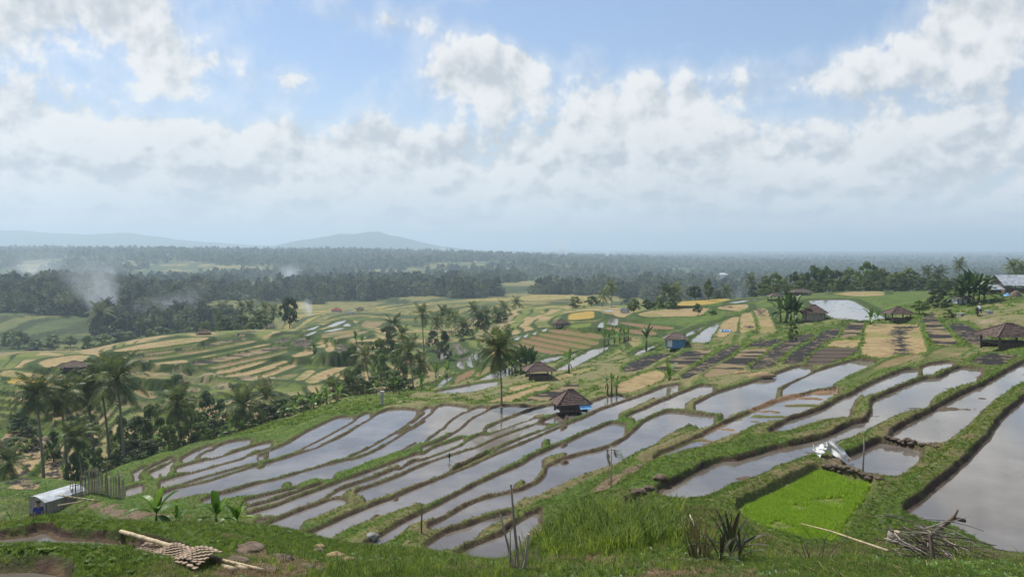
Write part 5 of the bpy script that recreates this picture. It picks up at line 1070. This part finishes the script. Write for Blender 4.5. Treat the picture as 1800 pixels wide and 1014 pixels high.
MB().tube([(10 * k, .3, 20 * k), (60 * k, .5, 42 * k), (80 * k, .55, 52 * k)], [.035, .03, .03], 8).build('thick_branch', M_WOOD, e, True); MB().tube([(78 * k, .55, 50 * k), (104 * k, .6, 42 * k)], [.028, .024], 8).build('thick_branch', M_WOOD, e, True); MB().tube([(72 * k, .5, 46 * k), (82 * k, .5, 68 * k)], [.018, .015], 7).build('thick_branch', M_WOOD, e, True)
MB().tube([(-40 * k, -.4, 10 * k), (30 * k, -.6, -18 * k), (110 * k, -.7, -40 * k)], [.035, .035, .03], 7).build('pale_branch', M_GREYW, e, True); MB().tube([(-36 * k, -.5, -35 * k), (-34 * k, -.45, 30 * k), (-40 * k, -.45, 70 * k)], [.03, .028, .02], 7).build('stake', M_WOOD, e, True)
b = at(1570, 955); e = empty('tree_stump', b, .4); tag(e, 'short pale sawn stump at the left of the brushwood pile', 'stump'); MB().tube([(0, 0, -.15), (0, 0, .08), (.02, 0, .20)], [.12, .10, .095], 12).build('trunk', M_GREYW, e, True); MB().tube([(.02, 0, .199), (.02, 0, .208)], [.09, .088], 12).build('cut_face', M_BAMB, e)
# dark strap-leaved plant, dry reeds
for px, py, hp, n in ((1283, 985, 84, 16), (1300, 990, 60, 10), (1265, 992, 56, 9)): banana(px, py, hp, 'dark strap leaved plant at the edge of the ditch', 'strap leaved plants by the ditch', n, None, .12, 'strap_leaf_plant', CL_)
def reeds(px, py, hp, n, label, mat, spread=.2, seed=1):
    random.seed(seed); g = at(px, py); k = g.y / FPX; e = empty('dry_reeds', g); tag(e, label, 'reeds')
    for i in range(n):
        hh = hp * k * rr(.55, 1.05); x, y = rr(-spread, spread), rr(-spread, spread); l = rr(-.25, .25); MB().tube([(x * .5, y * .5, -.05), (x + l * .3, y, hh * .6), (x + l + rr(-.08, .08), y + rr(-.1, .1), hh)], [.007, .005, .002], 4, False).build('stalk', mat, e)
reeds(1228, 985, 100, 38, 'bundle of tall dry reeds leaning beside the strap leaved plant', M_DG, .16, 3); reeds(1700, 985, 40, 14, 'sparse dry stalks behind the brushwood pile', M_WOOD, .25, 4); reeds(1430, 985, 60, 10, 'few dark bare stalks below the seedling bed', M_WOOD, .3, 5)
o = pole(1213, 905, 13.2, 1254, 1000, 12.0, .016, 'slanting bare bamboo stick through the dry reeds', M_GREYW, 'stick', 'bamboo_stick', False)
# stones and clods
random.seed(46)
def rock(px, py, wpx, label, mat, name, cat, group=None, flat=.55):
    g = at(px, py); r_ = wpx * g.y / FPX / 2; bm = bmesh.new(); bmesh.ops.create_icosphere(bm, subdivisions=3, radius=1)
    sx = rr(0, 50)
    for v in bm.verts:
        n_ = v.co.normalized(); f = 1 + .35 * (fbm(np.array([n_.x * 2 + sx]), np.array([n_.y * 2 + n_.z * 3]), 1.0, 4, 3)[0] - .5) * 2; v.co = Vector((n_.x * r_ * f, n_.y * r_ * .8 * f, n_.z * r_ * flat * f))
    me = bpy.data.meshes.new(name); bm.to_mesh(me); bm.free(); me.materials.append(mat); me.polygons.foreach_set('use_smooth', [True] * len(me.polygons)); tag(link(name, me, None, loc=g + Vector((0, 0, r_ * flat * .35)), rot=(0, 0, rr(0, 6))), label, cat, group)
rock(655, 950, 24, 'rounded dark grey stone at the foot of the near bank', M_STONE, 'stone', 'stone')
for px, py, w in [(440, 968, 60), (488, 985, 54), (415, 990, 50), (535, 1000, 40), (560, 968, 24), (470, 1005, 40)]: rock(px, py, w, 'brown crumbly clod of dug earth beside the bamboo poles', M_CLOD, 'earth_clod', 'clod', 'earth clods by the bamboo poles', .24)
for px, py, w in [(590, 980, 34), (612, 985, 26), (562, 962, 22)]: rock(px, py, w, 'dry tussock of dead grass on the near bank', M_STRAWP, 'dry_tussock', 'tussock', 'dry tussocks on the near bank', .4)
for px, py, w in [(1122, 868, 30), (1140, 860, 22), (1160, 842, 26)]: rock(px, py, w, 'lump of sod at the corner of the small ditch pool', M_CLOD, 'sod', 'sod', 'sods by the ditch', .45)
for i in range(22): rock(1452 + i * 4.4 + rr(-3, 3), 822 + i * 1.15 + rr(-4, 4), rr(8, 18), 'wet mud lump in the bank above the seedling bed', M_CLOD, 'mud_lump', 'mud', 'mud lumps above the seedling bed', .5)
for i in range(16): rock(1560 + i * 5.4 + rr(-3, 3), 774 + i * .9 + rr(-3, 3), rr(8, 16), 'wet mud lump in the bar across the muddy paddy', M_CLOD, 'mud_lump', 'mud', 'mud lumps across the muddy paddy', .5)
b = at(1340, 662); e = empty('straw_heap', b, R(20)); tag(e, 'orange brown straw heap spilling into the paddy', 'straw heap'); o = heap(e, .75, .32, M_STRAWP, seed=5, rough=.2); o.scale = (1.8, 1.0, 1.0)
b = at(1308, 655); e = empty('straw_heap', b); tag(e, 'smaller flat straw heap touching the orange one', 'straw heap'); o = heap(e, .6, .16, M_STRAWP, seed=6, rough=.25); o.scale = (1.8, 1, 1)
b = at(790, 812); e = empty('small_scarecrow', b); tag(e, 'tiny dark scarecrow stick standing in the middle paddy', 'scarecrow'); MB().tube([(0, 0, -.2), (0, 0, .62)], .025, 6).build('stick', M_WOOD, e); MB().tube([(-.16, 0, .36), (.18, 0, .42)], .03, 6).build('arm', M_TROU, e); MB().box((0, 0, .4), (.12, .08, .24), taper=.8).build('rag', M_TROU, e)
g = at(1276, 583); e = empty('tarpaulin', g); tag(e, 'crumpled blue sheet lying on the harvested strip', 'tarpaulin'); n = 9
MB().add([((i / (n - 1) - .5) * 1.7, (j / (n - 1) - .5) * 1.1, .06 + rr(0, .28) * (0 < i < n - 1) * (0 < j < n - 1)) for j in range(n) for i in range(n)], [tuple(int(q) for q in f) for f in grid_faces(n, n)]).build('sheet', M_TARP, e)
for px, py, lab in ((1690, 556, 'short pale concrete culvert head beside the path'), (1738, 552, 'grey concrete block beside the scooter path')):
    b = at(px, py); e = empty('culvert_block', b, R(15)); tag(e, lab, 'concrete block'); k = b.y / FPX; MB().box((0, 0, 2 * k), (11 * k, .6, 5 * k), taper=.96).build('block', M_CONC, e); MB().box((0, 0, 5 * k), (12 * k, .7, 1 * k)).build('coping', M_CONC, e)
# far white houses
random.seed(47)
for px, Y, w in [(366, 620, 9), (570, 900, 12), (585, 905, 10), (783, 900, 6), (1365, 1100, 26), (1395, 1080, 20), (1270, 1250, 16), (1320, 1300, 8), (1120, 1350, 8), (1760, 420, 16), (1778, 430, 10)]:
    b = Vector(((px - 900) / FPX * Y, Y, 0)); b.z = float(far_z(np.array(b.x), np.array(Y))) ; k = Y / FPX; e = empty('far_house', b, rr(-.3, .3)); tag(e, 'distant pale house half hidden among the lowland trees', 'house', 'distant houses in the lowland'); hgt = 5 + w * .12
    MB().box((0, 0, hgt / 2 - 1), (w * k, w * k * .5, hgt + 2)).build('wall', M_WHITE, e); hip_roof(w * k, w * k * .5, 2.2, .6, w * k * .5, random.choice([M_METAL, M_WHITE, M_REDT]), 3, 'roof', e, hgt)
# ------------------------------------------------------------------ instanced growth (uncountable)
def scatter(name, label, P, scl, variants, kind='stuff', rotx=.18):
    """one object: points carrying a growth mesh each"""
    me = bpy.data.meshes.new(name); n = len(P); me.vertices.add(n); me.vertices.foreach_set('co', np.asarray(P, np.float32).ravel())
    rot = np.stack([RNG.uniform(-rotx, rotx, n), RNG.uniform(-rotx, rotx, n), RNG.uniform(0, 6.283, n)], -1)
    a = me.attributes.new('rot', 'FLOAT_VECTOR', 'POINT'); a.data.foreach_set('vector', rot.astype(np.float32).ravel())
    sc = np.asarray(scl, np.float32); sc = np.stack([sc, sc, sc], -1) if sc.ndim == 1 else sc
    a = me.attributes.new('scl', 'FLOAT_VECTOR', 'POINT'); a.data.foreach_set('vector', sc.astype(np.float32).ravel())
    a = me.attributes.new('var', 'INT', 'POINT'); a.data.foreach_set('value', RNG.integers(0, len(variants), n).astype(np.int32)); me.update()
    o = link(name, me); tag(o, label, kind=kind)
    ng = bpy.data.node_groups.new(name, 'GeometryNodeTree'); ng.interface.new_socket('Geometry', in_out='INPUT', socket_type='NodeSocketGeometry'); ng.interface.new_socket('Geometry', in_out='OUTPUT', socket_type='NodeSocketGeometry')
    N = ng.nodes; L_ = ng.links; gi = N.new('NodeGroupInput'); go = N.new('NodeGroupOutput'); jn = N.new('GeometryNodeJoinGeometry'); L_.new(jn.outputs[0], go.inputs[0])
    def named(nm, ty): q = N.new('GeometryNodeInputNamedAttribute'); q.data_type = ty; q.inputs[0].default_value = nm; return q.outputs[0]
    r_, s_, v_ = named('rot', 'FLOAT_VECTOR'), named('scl', 'FLOAT_VECTOR'), named('var', 'INT')
    e2r = N.new('FunctionNodeEulerToRotation'); L_.new(r_, e2r.inputs[0])
    for i, vo in enumerate(variants):
        oi = N.new('GeometryNodeObjectInfo'); oi.inputs[0].default_value = vo; ip = N.new('GeometryNodeInstanceOnPoints'); cmp = N.new('FunctionNodeCompare'); cmp.data_type = 'INT'; cmp.operation = 'EQUAL'; L_.new(v_, cmp.inputs[2]); cmp.inputs[3].default_value = i
        L_.new(gi.outputs[0], ip.inputs['Points']); L_.new(cmp.outputs[0], ip.inputs['Selection']); L_.new(oi.outputs['Geometry'], ip.inputs['Instance']); L_.new(e2r.outputs[0], ip.inputs['Rotation']); L_.new(s_, ip.inputs['Scale']); L_.new(ip.outputs[0], jn.inputs[0])
    md = o.modifiers.new('growth', 'NODES'); md.node_group = ng; return o
def tuft(name, seed, n, h, spread, mat, wid=.012, lean=.5):
    random.seed(seed); m = MB()
    for i in range(n):
        a = rr(0, 6.28); r_ = spread * math.sqrt(rr(0, 1)); b = Vector((r_ * math.cos(a), r_ * math.sin(a), -.02)); hh = h * rr(.5, 1.1); d_ = Vector((math.cos(a + rr(-1, 1)), math.sin(a + rr(-1, 1)), 0)) * hh * lean * rr(.2, 1); sd_ = Vector((-d_.y, d_.x, 0)).normalized() * wid
        p1 = b + d_ * .35 + Vector((0, 0, hh * .6)); p2 = b + d_ + Vector((0, 0, hh * rr(.75, 1))); m.add([b - sd_, b + sd_, p1 + sd_ * .7, p1 - sd_ * .7, p2], [(0, 1, 2, 3), (3, 2, 4)])
    return bpy.data.objects.new(name, m.mesh(name, mat))
def near_points(n, mask_fn, y0, y1, t0=-.66, t1=.66, power=1.0):
    """random ground points, thinning with distance"""
    t = RNG.uniform(t0, t1, n); Y = np.exp(RNG.uniform(math.log(y0), math.log(y1), n)); u_ = (t - tg[0]) / (tg[1] - tg[0]); i = np.clip(u_.astype(int), 0, NT_ - 2); j = np.clip(np.searchsorted(yr, Y) - 1, 0, len(yr) - 2)
    fu = u_ - i; fv = (Y - yr[j]) / (yr[j + 1] - yr[j]); z = (Zm[j, i] * (1 - fu) + Zm[j, i + 1] * fu) * (1 - fv) + (Zm[j + 1, i] * (1 - fu) + Zm[j + 1, i + 1] * fu) * fv
    k = mask_fn(j, i, t, Y); return np.stack([t * Y, Y, z + CAMZ], -1)[k], Y[k], (j[k], i[k])
lum_soil = (np.abs(C - np.array(SOIL)).sum(-1) < .05); GREENNESS = C[..., 1] - C[..., 0] * .92
def m_green(j, i, t, Y): return (~INSIDE[j, i]) & (GREENNESS[j, i] > .004) & (RNG.uniform(0, 1, len(t)) < np.where(SDn[j, i] < .10, .25, 1))
P, Yv, _ = near_points(250000, m_green, 6.0, 85)
G1 = [tuft('grass_tuft', 60 + i, 12, .15, .07, M_GR, .007, .8) for i in range(3)]
scatter('grass', 'short green grass covering the banks and verges', P, np.clip(.28 + Yv * .010, .34, .75) * RNG.uniform(.6, 1.25, len(P)), G1)
def m_dry(j, i, t, Y): return (~INSIDE[j, i]) & (C[j, i, 0] > C[j, i, 1] * 1.08) & (C[j, i, 0] > .13) & (SDn[j, i] > .08)
P, Yv, _ = near_points(90000, m_dry, 8, 95); G2 = [tuft('straw_tuft', 70 + i, 10, .10, .10, M_DG, .008, 1.6) for i in range(2)]
scatter('dry_grass', 'dry straw and dead grass along the banks', P, np.clip(.45 + Yv * .009, .5, 1.1) * RNG.uniform(.6, 1.2, len(P)), G2)
def m_mix(j, i, t, Y): return (~INSIDE[j, i]) & (SDn[j, i] > .12) & (fbm(t * Y, Y, 1.6, 3, 12) > .52)
P, Yv, _ = near_points(45000, m_mix, 6.0, 45)
scatter('withered_grass', 'withered yellow grass mixed into the near banks', P, np.clip(.4 + Yv * .012, .45, .9) * RNG.uniform(.6, 1.3, len(P)), [tuft('withered_tuft', 75 + i, 9, .13, .08, M_DG, .006, 1.0) for i in range(2)])
kmud = [k for k, f in enumerate(FIELDS) if f[0] in ('water', 'orange') and f[2] >= .25]
def m_stub(j, i, t, Y): return INSIDE[j, i] & np.isin(KN[j, i], kmud) & (SDn[j, i] < -.15) & (fbm(t * Y, Y, 1.3, 3, 15) > .56)
P, Yv, _ = near_points(60000, m_stub, 11, 60); P[:, 2] = np.maximum(P[:, 2], CAMZ - LEV[KN[_[0], _[1]]] - .03)
scatter('paddy_stubble', 'rotting rice stubble poking out of the muddy water', P, RNG.uniform(.25, .7, len(P)), [tuft('stubble_tuft', 78 + i, 7, .10, .07, M_WOOD, .010, 1.2) for i in range(2)])
kseed = [k for k, f in enumerate(FIELDS) if f[0] == 'seedling']
def m_seed(j, i, t, Y): return INSIDE[j, i] & (KN[j, i] == kseed[0]) & (fbm(t * Y, Y, .9, 4, 7) + RNG.uniform(-.12, .12, len(t)) > .40) & (SDn[j, i] < -.10 - .35 * RNG.uniform(0, 1, len(t)) * fbm(t * Y, Y, .5, 2, 9))
P, Yv, _ = near_points(420000, m_seed, 15, 27, .12, .55); G3 = [tuft('rice_tuft', 80 + i, 9, .13, .05, M_RICE, .006, .45) for i in range(2)]
scatter('rice_seedlings', 'bright green rice seedlings crowded in the small bed', P, (.45 + 1.0 * fbm(P[:, 0], P[:, 1], 1.1, 3, 8)) * RNG.uniform(.6, 1.15, len(P)), G3)
tall = np.array([[(at(px, py).x), (at(px, py).y)] for px, py in ((1005, 910), (1050, 915), (1100, 930), (1140, 948), (985, 930), (1035, 945), (1090, 958))])
P = []
for cx_, cy_ in tall:
    for _ in range(95):
        x, y = cx_ + RNG.normal(0, .42), cy_ + RNG.normal(0, .38); P.append((x, y, ground_z(x, y)))
G4 = [tuft('tall_grass_tuft', 90 + i, 14, .55, .10, M_GR, .010, .9) for i in range(3)]
scatter('tall_grass', 'tall lush grass clump on the mound of the near bank', P, RNG.uniform(.3, .8, len(P)), G4)
def m_edge(j, i, t, Y): return (~INSIDE[j, i]) & (SDn[j, i] > 2.2) & (n2[j, i] > .52)
P, Yv, _ = near_points(2600, m_edge, 9, 30); scatter('rank_grass', 'rank grass tussocks on the near bank', P, RNG.uniform(.2, .45, len(P)), G4)
# weeds and low growth on far banks and steep faces
def m_bank(j, i, t, Y): return (~INSIDE[j, i]) & (C[j, i, 1] > C[j, i, 0] * 1.15)
P, Yv, _ = near_points(20000, m_bank, 75, 135); G5 = [tuft('bank_tuft', 100 + i, 16, .26, .22, M_GR, .022, .9) for i in range(3)]
scatter('bank_grass', 'rough grass on the terrace banks', P, RNG.uniform(.5, 1.2, len(P)), G5)
def rosette(seed):
    random.seed(seed); m = MB()
    for i in range(9):
        a = rr(0, 6.28); l = rr(.06, .14); w_ = l * .28; up = rr(.15, .9); d_ = Vector((math.cos(a), math.sin(a), up)).normalized(); sd_ = Vector((-math.sin(a), math.cos(a), 0)) * w_; m.add([Vector((0, 0, 0)), d_ * l * .5 - sd_, d_ * l + Vector((0, 0, -l * .2)), d_ * l * .5 + sd_], [(0, 1, 2, 3)])
    return bpy.data.objects.new('weed', m.mesh('weed', M_BAN))
def m_weed(j, i, t, Y): return (~INSIDE[j, i]) & (SDn[j, i] > .2) & (GREENNESS[j, i] > .0) & (fbm(t * Y, Y, 1.2, 3, 18) > .55)
P, Yv, _ = near_points(16000, m_weed, 6.5, 32); scatter('weeds', 'broad leaved weeds mixed into the near bank', P, RNG.uniform(.25, .75, len(P)), [rosette(300), rosette(301), rosette(302)])
lit_ = MB()
for i in range(3): lit_.tube([(rr(-.05, .05), rr(-.05, .05), .01), (rr(-.2, .2), rr(-.2, .2), .03)], .004, 3, False)
P, Yv, _ = near_points(3500, m_edge, 7, 24); P2, _a, _b = near_points(7000, m_dry, 7, 30); P = np.concatenate([P, P2]); scatter('straw_litter', 'loose straw and twigs littering the near bank', P, RNG.uniform(.3, .9, len(P)), [bpy.data.objects.new('litter', lit_.mesh('litter', M_DG))])
# far woods
def far_tree(seed, mat, nleaf, palmlike=False):
    random.seed(seed); V = []; n = 0
    for i in range(nleaf):
        a = rr(0, 6.28); z = rr(.15, 1); r_ = .5 * math.sqrt(max(0, 1 - (2 * (z - .12) / .9 - 1) ** 2)) * rr(.55, 1.05) * (1 + .25 * math.sin(a * 3 + seed)); p = Vector((r_ * math.cos(a), r_ * math.sin(a), z)); nn = Vector((math.cos(a) + rr(-.6, .6), math.sin(a) + rr(-.6, .6), rr(-.1, 1))).normalized(); u_ = nn.orthogonal().normalized(); w_ = nn.cross(u_); l = .13 * rr(.6, 1.2); V += [p - u_ * l, p - w_ * l * .7, p + u_ * l, p + w_ * l * .7]
    return bpy.data.objects.new('wood_tree', mesh_np('wood_tree', np.array([tuple(v) for v in V]), np.arange(len(V)).reshape(-1, 4), mat, False))
FTs = [far_tree(200 + i, M_L4, 110) for i in range(4)]
pc = bpy.data.objects.new('wood_palm', CROWNS[0].copy()); pc.data.transform(Matrix.Translation((0, 0, 2.6)) @ Matrix.Scale(.9, 4)); pc.data.transform(Matrix.Scale(1 / 4.0, 4)); pc.data.materials.clear(); pc.data.materials.append(M_L4)
FLD = [T_('p ' + q) for q in ('150,500 220,480 300,466 480,468 482,508 420,515 330,518 170,512', '860,505 940,492 1000,486 1120,494 1115,530 1000,548 900,535', '300,545 420,522 600,516 560,532 440,545 330,562', '0,498 60,500 130,540 160,600 60,625 0,625', '420,512 560,508 570,520 430,528', '60,476 140,470 160,480 70,486', '960,468 1060,466 1070,474 970,476', '380,548 520,540 540,560 420,570', '600,462 880,464 885,476 620,480', '560,528 960,524 980,545 760,560 600,550', '700,480 960,484 960,492 720,494')]
n = 90000; t = RNG.uniform(-.78, .78, n); Y = np.exp(RNG.uniform(math.log(330), math.log(9000), n)); X = t * Y; Zf = far_z(X, Y)
c_, s__ = math.cos(PITCH), math.sin(PITCH); dep = Y * c_ - (Zf - CAMZ) * s__; PX = 900 + FPX * X / dep; PY = 507 - FPX * (Y * s__ + (Zf - CAMZ) * c_) / dep
infield = np.zeros(n, bool)
for q in FLD:
    q = np.array(q); infield |= seg_dist(q, PX, PY) < 0
cl = fbm(X, Y, 130, 3, 91); keep = np.where(infield, cl > .60, np.where(Y < 900, cl > .48, np.where(Y < 1700, cl > .44, cl > .37)))
keep &= (Y > 440) | (PX < 420) & (PX > 170) & (Y > 350)
keep &= ~((Y < 700) & (PX > 1000) & (RNG.uniform(0, 1, n) < .5))
w = np.clip((Y / 900) ** .15, .8, 1.6); X, Y, Zf, w = X[keep], Y[keep], Zf[keep], w[keep]
hgt = (RNG.uniform(5, 10, len(X)) + 5 * (RNG.uniform(0, 1, len(X)) > .86)) * w * (.75 + .5 * fbm(X, Y, 400, 2, 97)); wd = RNG.uniform(5, 11, len(X)) * w
print('far trees', len(X))
scatter('far_woods', 'dark hazy woods covering the lowland and distant ridge', np.stack([X, Y, Zf - .8], -1), np.stack([wd, wd, hgt], -1), FTs, rotx=.05)
k = RNG.choice(len(X), 900, replace=False); scatter('far_palms', 'distant palm crowns standing out of the lowland woods', np.stack([X[k], Y[k], Zf[k] + 2.5], -1), np.stack([np.full(900, 9.0)] * 3, -1) * RNG.uniform(.8, 1.3, (900, 1)), [pc], rotx=.05)
# ------------------------------------------------------------------ hills on the horizon
def hill(name, label, prof, Y0, depth, seed):
    px = np.array([p[0] for p in prof], float); py = np.array([p[1] for p in prof], float); xs = np.linspace(px[0], px[-1], 160); top = np.interp(xs, px, py); nd = 24
    D = np.linspace(-1, 1, nd); Xh = np.zeros((nd, 160)); Yh = Xh.copy(); Zh = Xh.copy()
    for j, dj in enumerate(D):
        Yh[j] = Y0 + depth * dj; Xh[j] = (xs - 900) / FPX * Y0; pk = (435 - top) / FPX * Y0 + 52; Zh[j] = CAMZ - 56 + np.maximum(pk, 0) * (1 - dj * dj) ** .9
    Zh += (fbm(Xh, Yh, 420, 5, seed) - .5) * 50 * np.clip((Zh - CAMZ + 56) / 80, 0, 1) 
    cc = np.zeros(Xh.shape + (3,)); cc[:] = (.035, .055, .018)
    tag(link(name, mesh_np(name, np.stack([Xh, Yh, Zh], -1).reshape(-1, 3), grid_faces(nd, 160), M_FAR, True, cc.reshape(-1, 3))), label, kind='structure')
hill('hill', 'blue hazy hill with a wooded knoll on the horizon', [(480, 440), (510, 428), (540, 421), (580, 417), (600, 412), (625, 413), (645, 409), (665, 409), (685, 415), (715, 421), (750, 428), (790, 434), (840, 440)], 5600, 700, 5)
hill('hill', 'long low blue ridge at the left of the horizon', [(-300, 405), (-100, 405), (40, 405), (90, 408), (160, 411), (240, 409), (300, 416), (360, 424), (480, 432), (620, 437)], 6200, 700, 6)
# ------------------------------------------------------------------ smoke from field fires
def smoke_mat(name, dens, H_, seed):
    m = bpy.data.materials.new(name); m.use_nodes = True; T = NT(m.node_tree); T.n.clear(); out = T.n.new('ShaderNodeOutputMaterial'); pv = T.n.new('ShaderNodeVolumePrincipled'); T.l.new(pv.outputs[0], out.inputs['Volume'])
    tc = T.n.new('ShaderNodeTexCoord'); sp = T.n.new('ShaderNodeSeparateXYZ'); T.l.new(tc.outputs['Object'], sp.inputs[0]); x, y, z = sp.outputs
    w_ = T.math('ADD', T.math('MULTIPLY', z, .80), .16); r2 = T.math('ADD', T.math('MULTIPLY', x, x), T.math('MULTIPLY', y, y)); rad = T.math('DIVIDE', T.math('SQRT', r2), w_)
    mp = T.n.new('ShaderNodeMapping'); mp.inputs['Location'].default_value = (seed, seed * .7, 0); mp.inputs['Scale'].default_value = (1.5, 1.5, 1.1); T.l.new(tc.outputs['Object'], mp.inputs[0])
    n_ = T.noise(mp.outputs[0], 1.6, 4, .6, .6)
    d_ = T.math('MULTIPLY', T.math('MULTIPLY', T.sstep(rad, .25, .98, 1, 0), T.sstep(n_, .30, .66)), T.math('MULTIPLY', T.math('POWER', T.math('SUBTRACT', 1.0, z, clamp=True), 1.6), dens)); T.l.new(d_, pv.inputs['Density']); pv.inputs['Color'].default_value = (.88, .94, 1.0, 1); pv.inputs['Anisotropy'].default_value = .35; return m
def smoke(px, Y, hpx, wpx, lean, dens, label, seed):
    b = Vector(((px - 900) / FPX * Y, Y, 0)); b.z = float(far_z(np.array(b.x), np.array(float(Y)))) - 1; k = Y / FPX; m = MB(); N = 8; n = 14; V = []; F = []
    for i in range(N + 1):
        z = i / N; rad = .18 + .84 * z
        for q in range(n): a = 2 * math.pi * q / n; V.append((rad * math.cos(a), rad * math.sin(a), z))
        if i: F += [((i - 1) * n + q, (i - 1) * n + (q + 1) % n, i * n + (q + 1) % n, i * n + q) for q in range(n)]
    F += [tuple(range(n))[::-1], tuple(N * n + q for q in range(n))]
    o = m.add(V, F).build('smoke_plume', smoke_mat('smoke', dens, 1, seed), None); o.matrix_world = Matrix.Translation(b) @ Matrix.Shear('XY', 4, (lean, 0)) @ Matrix.Diagonal((wpx / 2 * k, wpx / 2 * k, hpx * k, 1))
    tag(o, label, kind='stuff')
for a in [(190, 430, 105, 190, -.75, .17, 'tall pale smoke drifting left from a field fire in the valley', 1.0), (545, 400, 30, 46, -.8, .8, 'low smoke left of the red roofed hut', 2.0), (515, 900, 44, 70, -.4, .3, 'smoke over the dark wood in the middle distance', 3.0), (990, 2600, 34, 60, -.3, .22, 'bright smoke column on the horizon woods', 4.0), (780, 2600, 16, 20, -.2, .4, 'small smoke puff on the horizon left of the bright column', 5.0), (1068, 2700, 16, 18, -.2, .4, 'small smoke puff on the horizon right of the bright column', 6.0),
          (1296, 300, 54, 42, .1, .3, 'thin blue smoke rising behind the plateau edge', 7.0), (785, 1300, 12, 24, .2, .14, 'small smoke puff above the middle terraces', 8.0), (915, 1300, 18, 26, .3, .1, 'blue smoke wisp in front of the dark ridge', 9.0), (70, 700, 80, 220, -.3, .045, 'broad thin smoke veil over the left woods', 10.0), (300, 410, 52, 260, -.6, .08, 'low blue smoke lying in the valley behind the left hill', 11.0)]: smoke(*a)
# ------------------------------------------------------------------ haze
m = bpy.data.materials.new('haze'); m.use_nodes = True; T = NT(m.node_tree); T.n.clear(); out = T.n.new('ShaderNodeOutputMaterial'); pv = T.n.new('ShaderNodeVolumePrincipled'); T.l.new(pv.outputs[0], out.inputs['Volume'])
pv.inputs['Density'].default_value = 2.8e-4; pv.inputs['Color'].default_value = (.68, .85, 1.0, 1); pv.inputs['Anisotropy'].default_value = .3
zb, zt = CAMZ - 80, CAMZ + 165
tag(MB().box((0, 20000, (zb + zt) / 2), (84000, 43000, zt - zb)).build('haze', m, None), 'thin blue haze filling the air over the lowland', kind='stuff')
